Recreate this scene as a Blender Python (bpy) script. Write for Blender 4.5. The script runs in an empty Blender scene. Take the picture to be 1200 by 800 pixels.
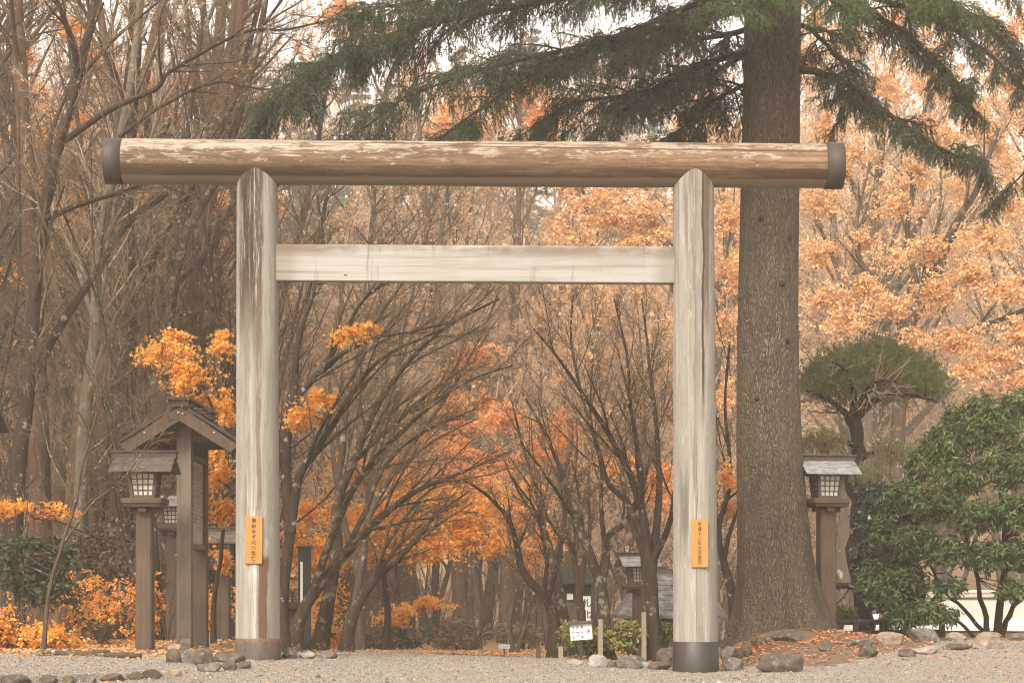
import bpy, bmesh, math, random
import numpy as np
from mathutils import Vector, Matrix, noise as mnoise

SC = bpy.context.scene
COL = SC.collection
HC, F = 0.93, 2304.0            # camera height (m), focal length in photo pixels (1200 wide)
rad = math.radians

# ------------------------------------------------------------------ terrain
def sstep(a, b, v):
    t = np.clip((v - a) / (b - a), 0, 1)
    return t * t * (3 - 2 * t)

def ground(x, y):
    x = np.asarray(x, float); y = np.asarray(y, float)
    z = np.interp(y, [-60, 24, 26, 28, 40, 60, 80, 108, 132, 160, 195, 260, 420],
                     [0, 0, -.005, -.035, -.36, -.88, -1.15, -1.35, 6.5, 20, 35, 52, 66])
    tilt = np.clip(-0.0273 * (x + .42), -.09, .125) * (1 - .6 * sstep(30, 45, y))
    ux = x / np.maximum(y, 20)
    zr = np.interp(y, [0, 24.5, 28, 31, 60, 80, 110], [0, .02, .2, .2, .12, -.1, -.1])
    zr = np.where(y > 80, np.maximum(z, zr), zr)
    w = sstep(.098, .135, ux) * sstep(22.5, 27, y)
    zl = np.interp(y, [0, 24, 30, 60, 90], [0, 0, 0, -.5, -.6])
    wl = sstep(-.09, -.14, ux) * sstep(26, 32, y) * (y < 110)
    z0 = z + tilt
    z0 = z0 * (1 - wl) + (np.maximum(zl, z) + tilt) * wl
    z0 = z0 * (1 - w) + zr * w
    mound = .17 * np.exp(-(((x - 3.98) / 1.25) ** 2 + ((y - 28.8) / 1.6) ** 2))
    und = .012 * np.sin(x * 1.7 + y * .6) * np.sin(y * .9 - x * .4) + .006 * np.sin(x * 5.1) * np.sin(y * 4.3)
    return z0 + mound + und

def gz(x, y): return float(ground(x, y))
def X(px, d): return (px - 600) / F * d
def P(px, py, d): return np.array([(px - 600) / F * d, d, HC - (py - 690) / F * d])
def G(px, d, dz=0.0):
    x = X(px, d); return np.array([x, d, gz(x, d) + dz])

# ------------------------------------------------------------------ mesh helpers
class Buf:
    def __init__(s): s.v = []; s.f = []; s.n = 0
    def add(s, V, Fs, mat=0, smooth=False):
        V = np.asarray(V, np.float32).reshape(-1, 3)
        for Fa in (Fs if isinstance(Fs, list) else [Fs]):
            Fa = np.asarray(Fa, np.int32)
            if Fa.size: s.f.append((Fa + s.n, mat, smooth))
        s.v.append(V); s.n += len(V); return s
    def mesh(s, name, mats):
        me = bpy.data.meshes.new(name)
        V = np.concatenate(s.v) if s.v else np.zeros((0, 3), np.float32)
        me.vertices.add(len(V)); me.vertices.foreach_set('co', V.ravel())
        idx = np.concatenate([f.ravel() for f, m, q in s.f])
        cnt = np.concatenate([np.full(len(f), f.shape[1], np.int32) for f, m, q in s.f])
        mi = np.concatenate([np.full(len(f), m, np.int32) for f, m, q in s.f])
        sm = np.concatenate([np.full(len(f), q, bool) for f, m, q in s.f])
        me.loops.add(len(idx)); me.loops.foreach_set('vertex_index', idx)
        me.polygons.add(len(cnt))
        st = np.zeros(len(cnt), np.int32); st[1:] = np.cumsum(cnt)[:-1]
        me.polygons.foreach_set('loop_start', st)
        me.polygons.foreach_set('material_index', mi)
        me.polygons.foreach_set('use_smooth', sm)
        for m in (mats if isinstance(mats, (list, tuple)) else [mats]): me.materials.append(m)
        me.update(calc_edges=True); me.validate()
        return me
    def build(s, name, mats, parent=None, loc=None, rotz=0, bevel=0):
        return link(name, s.mesh(name, mats), parent, loc, rotz, bevel)

def link(name, data, parent=None, loc=None, rotz=0, bevel=0):
    o = bpy.data.objects.new(name, data); COL.objects.link(o)
    if parent is not None: o.parent = parent
    if loc is not None: o.location = tuple(float(c) for c in loc)
    if rotz: o.rotation_euler = (0, 0, rotz)
    if bevel:
        b = o.modifiers.new('bevel', 'BEVEL'); b.width = bevel; b.segments = 2; b.limit_method = 'ANGLE'; b.angle_limit = rad(40)
    return o

def tag(o, label=None, cat=None, group=None, kind=None):
    if label: o['label'] = label
    if cat: o['category'] = cat
    if group: o['group'] = group
    if kind: o['kind'] = kind
    return o

def thing(name, label, cat, loc=(0, 0, 0), rotz=0, group=None):
    o = link(name, None, None, loc, rotz); o.empty_display_size = .3
    return tag(o, label, cat, group)

def copy_tree(root, loc, rotz=0, scale=None, label=None, group=None, mat=None, rot=None):
    r = root.copy(); COL.objects.link(r); r.location = tuple(float(c) for c in loc); r.rotation_euler = rot or (0, 0, rotz)
    if scale is not None: r.scale = scale
    if label: r['label'] = label
    if group: r['group'] = group
    for ch in list(root.children):
        c = ch.copy(); COL.objects.link(c); c.parent = r
        if mat and ch.name.split('.')[0] in mat:
            c.material_slots[0].link = 'OBJECT'; c.material_slots[0].material = mat[ch.name.split('.')[0]]
        for g in ch.children:
            d = g.copy(); COL.objects.link(d); d.parent = c
            for h in g.children:
                e = h.copy(); COL.objects.link(e); e.parent = d
    return r

def nrm(a): return a / np.maximum(np.linalg.norm(a, axis=-1, keepdims=True), 1e-9)

BOXF = np.array([[0, 3, 2, 1], [4, 5, 6, 7], [0, 1, 5, 4], [1, 2, 6, 5], [2, 3, 7, 6], [3, 0, 4, 7]])
def box(b, x0, x1, y0, y1, z0, z1, taper=(1, 1), mat=0, M=None):
    cx, cy = (x0 + x1) / 2, (y0 + y1) / 2
    tx, ty = taper
    f = lambda x, y, z, k: (cx + (x - cx) * (tx if k else 1), cy + (y - cy) * (ty if k else 1), z)
    V = np.array([f(x0, y0, z0, 0), f(x1, y0, z0, 0), f(x1, y1, z0, 0), f(x0, y1, z0, 0),
                  f(x0, y0, z1, 1), f(x1, y0, z1, 1), f(x1, y1, z1, 1), f(x0, y1, z1, 1)])
    if M is not None: V = V @ np.array(M.to_3x3()).T + np.array(M.translation)
    b.add(V, BOXF, mat)
    return b

def prism(b, poly, y0, y1, mat=0):       # poly in (x,z), extruded along y
    n = len(poly); p = np.array(poly, float)
    V = np.concatenate([np.c_[p[:, 0], np.full(n, y0), p[:, 1]], np.c_[p[:, 0], np.full(n, y1), p[:, 1]]])
    i = np.arange(n); j = (i + 1) % n
    b.add(V, [np.c_[i, j, j + n, i + n], np.array([list(range(n))[::-1]]), np.array([list(range(n, 2 * n))])], mat)
    return b

def tubes(b, Pt, R, S=3, mat=0, cap=False, ridge=None):
    Pt = np.asarray(Pt, float); R = np.asarray(R, float)
    if Pt.ndim == 2: Pt = Pt[None]; R = R[None]
    B, M, _ = Pt.shape
    T = nrm(np.gradient(Pt, axis=1))
    mean = nrm(T.mean(1))
    ref = np.where(np.abs(mean[:, 2:3]) < .85, np.array([[0, 0, 1.]]), np.array([[1., 0, 0]]))[:, None, :]
    N = nrm(np.cross(T, np.broadcast_to(ref, T.shape))); Bn = np.cross(T, N)
    a = np.arange(S) / S * 2 * math.pi
    rr = R[:, :, None]
    if ridge is not None: rr = rr * ridge
    V = Pt[:, :, None, :] + rr[..., None] * (np.cos(a)[None, None, :, None] * N[:, :, None, :] + np.sin(a)[None, None, :, None] * Bn[:, :, None, :])
    i = np.arange(B)[:, None, None] * M * S + np.arange(M - 1)[None, :, None] * S
    s0 = np.arange(S)[None, None, :]; s1 = (s0 + 1) % S
    Fq = np.stack([i + s0, i + s1, i + S + s1, i + S + s0], -1).reshape(-1, 4)
    fs = [Fq]
    if cap:
        e = np.arange(B)[:, None] * M * S
        fs += [e + np.arange(S)[None, ::-1], e + (M - 1) * S + np.arange(S)[None, :]]
    b.add(V, fs, mat, True)
    return b

def catmull(pts, n):
    p = np.asarray(pts, float); p = np.vstack([2 * p[0] - p[1], p, 2 * p[-1] - p[-2]])
    k = len(p) - 3; t = np.linspace(0, k, n); i = np.minimum(t.astype(int), k - 1); u = (t - i)[:, None]
    a, bb, c, d = p[i], p[i + 1], p[i + 2], p[i + 3]
    return .5 * (2 * bb + (c - a) * u + (2 * a - 5 * bb + 4 * c - d) * u ** 2 + (3 * bb - a - 3 * c + d) * u ** 3)

def children(rng, Pt, R, n, t0=.25, t1=1., ang=(25, 55), length=.45, M=5, up=.03, wig=.12, rf=.6, rmin=.004, taper=.35, flat=0, lean=(0, 0, 0), shape=.55, absolute=False):
    B, Mp, _ = Pt.shape
    idx = np.repeat(np.arange(B), n); K = B * n
    t = np.tile(np.arange(n), B) + rng.random(K); t = t0 + (t1 - t0) * t / n
    f = np.clip(t, 0, .9999) * (Mp - 1); i = f.astype(int); w = (f - i)[:, None]
    p0 = Pt[idx, i]; p1 = Pt[idx, i + 1]; pos = p0 * (1 - w) + p1 * w; T = nrm(p1 - p0)
    r = R[idx, i] * (1 - w[:, 0]) + R[idx, i + 1] * w[:, 0]
    plen = np.linalg.norm(np.diff(Pt, axis=1), axis=2).sum(1)[idx]
    L = (length if absolute else length * plen) * (1 - shape * t) * rng.uniform(.55, 1.25, K)
    ref = np.where(np.abs(T[:, 2:3]) < .9, np.array([[0, 0, 1.]]), np.array([[1., 0, 0]]))
    N = nrm(np.cross(T, ref)); Bn = np.cross(T, N)
    if flat: az = np.where(np.arange(K) % 2 == 0, 0, math.pi) + rng.normal(0, flat, K)
    else: az = np.arange(K) * 2.4 + rng.normal(0, .6, K)
    a = np.radians(rng.uniform(ang[0], ang[1], K))
    d = nrm(np.cos(a)[:, None] * T + np.sin(a)[:, None] * (np.cos(az)[:, None] * N + np.sin(az)[:, None] * Bn))
    out = np.zeros((K, M, 3)); out[:, 0] = pos; st = (L / (M - 1))[:, None]
    lean = np.asarray(lean, float) + np.array([0, 0, up])
    for k in range(1, M):
        out[:, k] = out[:, k - 1] + d * st
        d = nrm(d + rng.normal(0, wig, (K, 3)) + lean)
    rr = np.maximum(np.minimum(r * rf, r * .9), rmin)[:, None] * np.linspace(1, taper, M)[None]
    return out, np.maximum(rr, rmin * .6)

def frames(rng, n, upbias=.6, spread=.7):
    nn = nrm(np.array([0, 0, upbias]) + rng.normal(0, spread, (n, 3)))
    u = nrm(np.cross(nn, nrm(rng.normal(0, 1, (n, 3))))); v = np.cross(nn, u)
    return u, v, nn

def star(k=5):
    out = []
    lob = [(.0, 1.0), (.9, .9), (1.75, .62), (-1.75, .62), (-.9, .9)]
    lob = sorted(lob, key=lambda q: q[0])
    for i, (a, r) in enumerate(lob):
        out.append((r * math.sin(a), r * math.cos(a)))
        a2 = lob[(i + 1) % 5][0] + (2 * math.pi if i == 4 else 0)
        m = (a + a2) / 2; rr = .34 if i != 4 else .2
        out.append((rr * math.sin(m), rr * math.cos(m)))
    return np.array(out)
SHAPES = {'diamond': np.array([(0, -.5), (.3, 0), (0, .55), (-.3, 0)]),
          'oval': np.array([(0, -.5), (.2, -.22), (.24, .1), (.0, .55), (-.24, .1), (-.2, -.22)]),
          'star': star() * .55, 'lance': np.array([(0, -.5), (.11, -.2), (.13, .1), (.0, .6), (-.13, .1), (-.11, -.2)])}
def leaves(b, rng, pts, size, shape='diamond', mat=0, upbias=.6, spread=.7, svar=.35, axis=None, curl=.18):
    pts = np.asarray(pts); n = len(pts)
    if axis is None: u, v, nn = frames(rng, n, upbias, spread)
    else:
        v = nrm(axis); nn = nrm(np.cross(v, nrm(rng.normal(0, 1, (n, 3)))) + np.array([0, 0, upbias])); u = nrm(np.cross(v, nn)); nn = np.cross(u, v)
    s = size * (1 + rng.uniform(-svar, svar, n))
    q = SHAPES[shape]
    bend = -curl * (np.abs(q[:, 0]) * 1.2 + np.maximum(q[:, 1], 0) ** 2)
    V = pts[:, None, :] + s[:, None, None] * (q[None, :, 0, None] * u[:, None] + q[None, :, 1, None] * v[:, None] + bend[None, :, None] * nn[:, None])
    k = len(q)
    b.add(V, np.arange(n * k).reshape(n, k), mat)
    return b

def needles(b, rng, Pt, per, ln, wd, mat=0, tilt=.55):
    B, M, _ = Pt.shape
    idx = np.repeat(np.arange(B), per); K = len(idx)
    f = rng.random(K) * (M - 1) * .9999; i = f.astype(int); w = (f - i)[:, None]
    p0 = Pt[idx, i]; p1 = Pt[idx, i + 1]; pos = p0 * (1 - w) + p1 * w; T = nrm(p1 - p0)
    side = nrm(np.cross(T, rng.normal(0, 1, (K, 3))))
    d = nrm(T * tilt + side); wv = nrm(np.cross(d, rng.normal(0, 1, (K, 3)))) * wd * .5
    e = pos + d * (ln * rng.uniform(.7, 1.3, K))[:, None]
    V = np.stack([pos - wv, pos + wv, e], 1)
    b.add(V, np.arange(K * 3).reshape(K, 3), mat)
    return b

# ------------------------------------------------------------------ materials
class NT:
    def __init__(s, name):
        s.m = bpy.data.materials.new(name); s.m.use_nodes = True
        s.t = s.m.node_tree; s.t.nodes.clear()
        s.out = s.t.nodes.new('ShaderNodeOutputMaterial')
    def n(s, typ, **kw):
        nd = s.t.nodes.new('ShaderNode' + typ)
        for k, v in kw.items():
            if k in nd.inputs: s.set(nd.inputs[k], v)
            else: setattr(nd, k, v)
        return nd
    def set(s, inp, v):
        if hasattr(v, 'is_output') or isinstance(v, bpy.types.NodeSocket): s.t.links.new(v, inp)
        else:
            if inp.type == 'RGBA' and len(v) == 3: v = (*v, 1)
            inp.default_value = v
    def coord(s): return s.n('TexCoord').outputs['Object']
    def mapping(s, v, scale=(1, 1, 1), loc=(0, 0, 0)):
        m = s.n('Mapping'); s.t.links.new(v, m.inputs['Vector']); m.inputs['Scale'].default_value = scale; m.inputs['Location'].default_value = loc
        return m.outputs[0]
    def noise(s, v, scale=5, detail=4, rough=.6, dist=0):
        n = s.n('TexNoise'); s.t.links.new(v, n.inputs['Vector'])
        n.inputs['Scale'].default_value = scale; n.inputs['Detail'].default_value = detail; n.inputs['Roughness'].default_value = rough; n.inputs['Distortion'].default_value = dist
        return n.outputs['Fac']
    def ramp(s, v, stops, interp='LINEAR'):
        r = s.n('ValToRGB'); cr = r.color_ramp; cr.interpolation = interp
        while len(cr.elements) > 1: cr.elements.remove(cr.elements[-1])
        for i, (p, c) in enumerate(stops):
            e = cr.elements[0] if i == 0 else cr.elements.new(p)
            e.position = p
            e.color = (c, c, c, 1) if isinstance(c, (int, float)) else (*c, 1)
        s.t.links.new(v, r.inputs[0]); return r.outputs[0]
    def mix(s, f, a, b, mode='MIX'):
        m = s.n('Mix', data_type='RGBA', blend_type=mode)
        s.set(m.inputs[0], f); s.set(m.inputs[6], a); s.set(m.inputs[7], b); return m.outputs[2]
    def math(s, op, a, b=None, c=None):
        m = s.n('Math', operation=op); s.set(m.inputs[0], a)
        if b is not None: s.set(m.inputs[1], b)
        if c is not None: s.set(m.inputs[2], c)
        return m.outputs[0]
    def xyz(s, v):
        x = s.n('SeparateXYZ'); s.t.links.new(v, x.inputs[0]); return x.outputs
    def win(s, v, lo, hi, soft):   # 1 between lo and hi
        a = s.n('MapRange', interpolation_type='SMOOTHSTEP'); s.set(a.inputs[0], v); a.inputs[1].default_value = lo - soft; a.inputs[2].default_value = lo + soft
        c = s.n('MapRange', interpolation_type='SMOOTHSTEP'); s.set(c.inputs[0], v); c.inputs[1].default_value = hi - soft; c.inputs[2].default_value = hi + soft
        c.inputs[3].default_value = 1; c.inputs[4].default_value = 0
        return s.math('MULTIPLY', a.outputs[0], c.outputs[0])
    def bump(s, h, strength=.4, dist=.01, prev=None):
        b = s.n('Bump'); b.inputs['Strength'].default_value = strength; b.inputs['Distance'].default_value = dist
        s.t.links.new(h, b.inputs['Height'])
        if prev is not None: s.t.links.new(prev, b.inputs['Normal'])
        return b.outputs[0]
    def bsdf(s, col, rough=.8, normal=None, metallic=0, spec=.35):
        p = s.n('BsdfPrincipled'); s.set(p.inputs['Base Color'], col); s.set(p.inputs['Roughness'], rough)
        p.inputs['Metallic'].default_value = metallic; p.inputs['Specular IOR Level'].default_value = spec
        if normal is not None: s.t.links.new(normal, p.inputs['Normal'])
        s.t.links.new(p.outputs[0], s.out.inputs[0]); return s.m

def bark(name, dark, light, moss=None, lichen=.0, scale=1, bumpd=.02, lich_col=(.36, .34, .29)):
    k = NT(name); c = k.coord()
    v = k.mapping(c, (9 * scale, 9 * scale, 1.6 * scale))
    a = k.noise(v, 1.6, 6, .65, .4); b = k.noise(c, .9, 3)
    col = k.ramp(a, [(.32, dark), (.68, light)])
    col = k.mix(k.math('MULTIPLY', k.ramp(b, [(.4, 0), (.7, 1)]), .45), col, tuple(q * .7 for q in dark))
    if lichen:
        l = k.noise(c, 7 * scale, 5, .7)
        lm = k.ramp(l, [(.63 - .12 * lichen, 0), (.7 - .12 * lichen, 1)])
        col = k.mix(k.math('MULTIPLY', lm, .8), col, lich_col)
    if moss:
        ms = k.ramp(k.noise(c, 2.2, 4, .7), [(.5, 0), (.66, 1)])
        col = k.mix(k.math('MULTIPLY', ms, .6), col, moss)
    return k.bsdf(col, .9, k.bump(a, .6, bumpd), spec=.2)

def leafmat(name, cols, trans=.45, rough=.55, spec=.3, tcol=None):
    k = NT(name)
    g = k.n('NewGeometry').outputs['Random Per Island']
    big = k.noise(k.coord(), .8, 2)
    f = k.math('ADD', k.math('MULTIPLY', g, .75), k.math('MULTIPLY', k.math('SUBTRACT', big, .5), .9))
    f = k.math('ADD', f, .12)
    st = [(i / max(1, len(cols) - 1), c) for i, c in enumerate(cols)]
    col = k.ramp(f, st)
    p = k.n('BsdfPrincipled'); k.set(p.inputs['Base Color'], col); p.inputs['Roughness'].default_value = rough; p.inputs['Specular IOR Level'].default_value = spec
    if trans:
        t = k.n('BsdfTranslucent'); k.set(t.inputs['Color'], col)
        mx = k.n('MixShader'); mx.inputs[0].default_value = trans
        k.t.links.new(p.outputs[0], mx.inputs[1]); k.t.links.new(t.outputs[0], mx.inputs[2]); k.t.links.new(mx.outputs[0], k.out.inputs[0])
    else: k.t.links.new(p.outputs[0], k.out.inputs[0])
    return k.m

M = {}
M['bark_dark'] = bark('bark_dark', (0.0196, 0.0121, 0.00787), (0.0584, 0.037, 0.0231), lichen=.25)
M['bark_lichen'] = bark('bark_lichen', (0.0234, 0.015, 0.00943), (0.0706, 0.0463, 0.0294), lichen=.75, lich_col=(0.203, 0.174, 0.123))
M['bark_pale'] = bark('bark_pale', (0.0763, 0.0587, 0.0422), (0.167, 0.136, 0.099), lichen=.6, lich_col=(0.228, 0.197, 0.152))
M['bark_red'] = bark('bark_red', (0.0542, 0.029, 0.0173), (0.145, 0.0827, 0.0499), lichen=.1)
M['bark_mid'] = bark('bark_mid', (0.0433, 0.029, 0.0186), (0.116, 0.0792, 0.0512), lichen=.4)
M['twig'] = bark('twig', (0.0595, 0.0373, 0.024), (0.145, 0.0954, 0.06))
M['twig_mid'] = bark('twig_mid', (.095, .058, .034), (.225, .148, .09))
M['twig_pale'] = bark('twig_pale', (.32, .205, .13), (.54, .385, .27))
M['twig_grey'] = bark('twig_grey', (.18, .122, .08), (.36, .27, .19))
M['orange'] = leafmat('leaf_orange', [(.7, .24, .05), (.85, .38, .07), (.9, .48, .11), (.88, .54, .17)], .55)
M['orange_red'] = leafmat('leaf_orange_red', [(.68, .25, .09), (.82, .36, .12), (.88, .45, .16), (.88, .54, .24)], .55)
M['yellow_orange'] = leafmat('leaf_yellow_orange', [(.68, .22, .035), (.84, .36, .055), (.88, .46, .09), (.84, .52, .16)], .5)
M['peach'] = leafmat('leaf_peach', [(.46, .22, .09), (.68, .36, .15), (.78, .46, .22), (.8, .55, .32), (.42, .24, .13)], .45)
M['tan_leaf'] = leafmat('leaf_tan', [(.5, .27, .13), (.7, .42, .2), (.78, .52, .3)], .4)
M['fir'] = leafmat('needle_fir', [(0.0265, 0.0392, 0.0205), (0.0483, 0.0699, 0.0342), (0.074, 0.101, 0.0502), (0.109, 0.136, 0.0722)], .15, .5)
M['fir_fresh'] = leafmat('needle_fir_fresh', [(0.0574, 0.0902, 0.032), (0.0984, 0.139, 0.048), (0.131, 0.18, 0.064)], .25, .5)
M['pine'] = leafmat('needle_pine', [(0.0902, 0.107, 0.036), (0.148, 0.168, 0.052), (0.221, 0.23, 0.072)], .2, .5)
M['evergreen_dark'] = leafmat('leaf_evergreen_dark', [(0.0328, 0.041, 0.0272), (0.0492, 0.0615, 0.036), (0.0738, 0.082, 0.044)], .15, .35, .5)
M['evergreen'] = leafmat('leaf_evergreen', [(0.0262, 0.0417, 0.0154), (0.0558, 0.0836, 0.0269), (0.0888, 0.121, 0.0384), (0.164, 0.189, 0.064)], .2, .42, .3)
M['golden'] = leafmat('leaf_golden', [(0.41, 0.18, 0.056), (0.59, 0.287, 0.088), (0.656, 0.377, 0.144), (0.623, 0.394, 0.208)], .5)
M['dry'] = leafmat('leaf_dry', [(0.0984, 0.064, 0.04), (0.18, 0.119, 0.072), (0.246, 0.172, 0.104)], .3)
M['olive'] = leafmat('leaf_olive', [(0.131, 0.131, 0.04), (0.23, 0.221, 0.064), (0.295, 0.262, 0.08)], .3)
M['hazy_green'] = leafmat('needle_hazy_green', [(0.0492, 0.0656, 0.04), (0.082, 0.0984, 0.06), (0.107, 0.119, 0.072)], .2)
M['green_shrub'] = leafmat('leaf_green_shrub', [(0.0287, 0.041, 0.02), (0.0492, 0.0656, 0.028), (0.082, 0.0943, 0.04)], .25)
M['litter'] = leafmat('leaf_litter', [(.26, .12, .05), (.45, .2, .07), (.6, .28, .09), (.5, .33, .18), (.32, .2, .12)], .1, .8)
M['red_litter'] = leafmat('leaf_litter_red', [(.3, .1, .05), (.55, .16, .07), (.68, .26, .1), (.5, .3, .17)], .1, .8)

def plain_wood(name, dark, light, sc=(14, 14, 1.2), rough=.75, stain=.4, b=.25):
    k = NT(name); c = k.coord()
    a = k.noise(k.mapping(c, sc), 2.2, 6, .65, .3); g = k.noise(c, 1.3, 4)
    col = k.ramp(a, [(.3, dark), (.7, light)])
    col = k.mix(k.math('MULTIPLY', k.ramp(g, [(.4, 0), (.65, 1)]), stain), col, tuple(q * .6 for q in dark))
    return k.bsdf(col, rough, k.bump(a, b, .006))
M['wood_brown'] = plain_wood('wood_brown', (0.0584, 0.0349, 0.0213), (0.107, 0.0669, 0.0421))
M['wood_grey'] = plain_wood('wood_grey', (0.115, 0.084, 0.0608), (0.213, 0.164, 0.123))
M['wood_dark'] = plain_wood('wood_dark', (0.0451, 0.0336, 0.0265), (0.0902, 0.068, 0.053))
M['wood_roof'] = plain_wood('wood_roof', (0.0287, 0.0202, 0.0153), (0.066, 0.047, 0.0349), (1.5, 14, 14))
M['wood_lattice'] = plain_wood('wood_lattice', (0.0615, 0.045, 0.0322), (0.104, 0.075, 0.0527))
M['wood_stake'] = plain_wood('wood_stake', *[tuple(.7 * q for q in c3) for c3 in ((0.287, 0.216, 0.148), (0.426, 0.336, 0.242))])
M['black_wood'] = plain_wood('black_wood', (0.018, 0.016, 0.0148), (0.041, 0.0352, 0.0312))

def simple(name, col, rough=.6, metallic=0, var=.15, sc=6, spec=.4, b=0):
    k = NT(name); c = k.coord(); a = k.noise(c, sc, 5)
    cc = k.mix(k.ramp(a, [(.3, 0), (.7, 1)]), tuple(q * (1 - var) for q in col), tuple(min(1, q * (1 + var)) for q in col))
    return k.bsdf(cc, rough, k.bump(a, b, .01) if b else None, metallic, spec)
M['paper'] = simple('lantern_paper', (.5, .46, .395), .6)
M['white_paint'] = simple('white_paint', (.66, .635, .59), .5, var=.06)
M['ink'] = simple('ink', (.03, .022, .018), .6)
M['nail'] = simple('nail', (.75, .72, .66), .4)
M['concrete'] = simple('concrete', (.5, .46, .4), .85, sc=2)
M['roof_sheet'] = None
k = NT('lantern_roof_sheet'); c = k.coord()
a = k.noise(k.mapping(c, (6, 16, 16)), 1.5, 6, .7); 
k.m and k.bsdf(k.ramp(a, [(.38, (0.0864, 0.0756, 0.0648)), (.5, (0.216, 0.205, 0.191)), (.68, (0.331, 0.32, 0.306))]), k.ramp(a, [(.3, .25), (.7, .55)]), k.bump(a, .3, .006), spec=.6)
M['roof_sheet'] = k.m
k = NT('lantern_roof_mossy'); c = k.coord()
a = k.noise(k.mapping(c, (5, 16, 16)), 1.5, 6, .7); g = k.noise(c, 9, 5, .7)
col = k.ramp(a, [(.3, (0.0413, 0.0323, 0.0255)), (.55, (0.0938, 0.078, 0.0638)), (.72, (0.225, 0.206, 0.176))])
k.bsdf(k.mix(k.ramp(g, [(.52, 0), (.62, .7)]), col, (0.0975, 0.0975, 0.045)), .75, k.bump(a, .5, .008)); M['roof_mossy'] = k.m

def rockmat(name, c1, c2, lich=(.42, .40, .36), moss=None):
    k = NT(name); c = k.coord()
    a = k.noise(c, 4.5, 8, .65, .6); g = k.noise(c, 14, 5, .7)
    col = k.ramp(a, [(.32, c1), (.66, c2)])
    col = k.mix(k.ramp(g, [(.56, 0), (.7, .75)]), col, lich)
    if moss:
        nz = k.xyz(k.n('NewGeometry').outputs['Normal'])[2]
        mm = k.math('MULTIPLY', k.ramp(nz, [(.3, 0), (.8, 1)]), k.ramp(k.noise(c, 5, 4), [(.35, 0), (.6, 1)]))
        col = k.mix(mm, col, moss)
    return k.bsdf(col, .85, k.bump(k.noise(c, 11, 8, .7), .7, .02), spec=.3)
M['rock_brown'] = rockmat('rock_brown', (0.044, 0.0312, 0.0228), (0.132, 0.0975, 0.0722), (0.264, 0.234, 0.198))
M['rock_grey'] = rockmat('rock_grey', (0.06, 0.0484, 0.038), (0.176, 0.152, 0.125), (0.368, 0.343, 0.304))
M['rock_tan'] = rockmat('rock_tan', (0.16, 0.113, 0.0798), (0.304, 0.234, 0.171))
M['rock_pale'] = rockmat('rock_pale', (0.196, 0.17, 0.145), (0.316, 0.286, 0.253), (0.381, 0.356, 0.32))
M['moss_rock'] = rockmat('moss_rock', (0.072, 0.0546, 0.038), (0.144, 0.109, 0.076), moss=(0.04, 0.0468, 0.0152))

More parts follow.
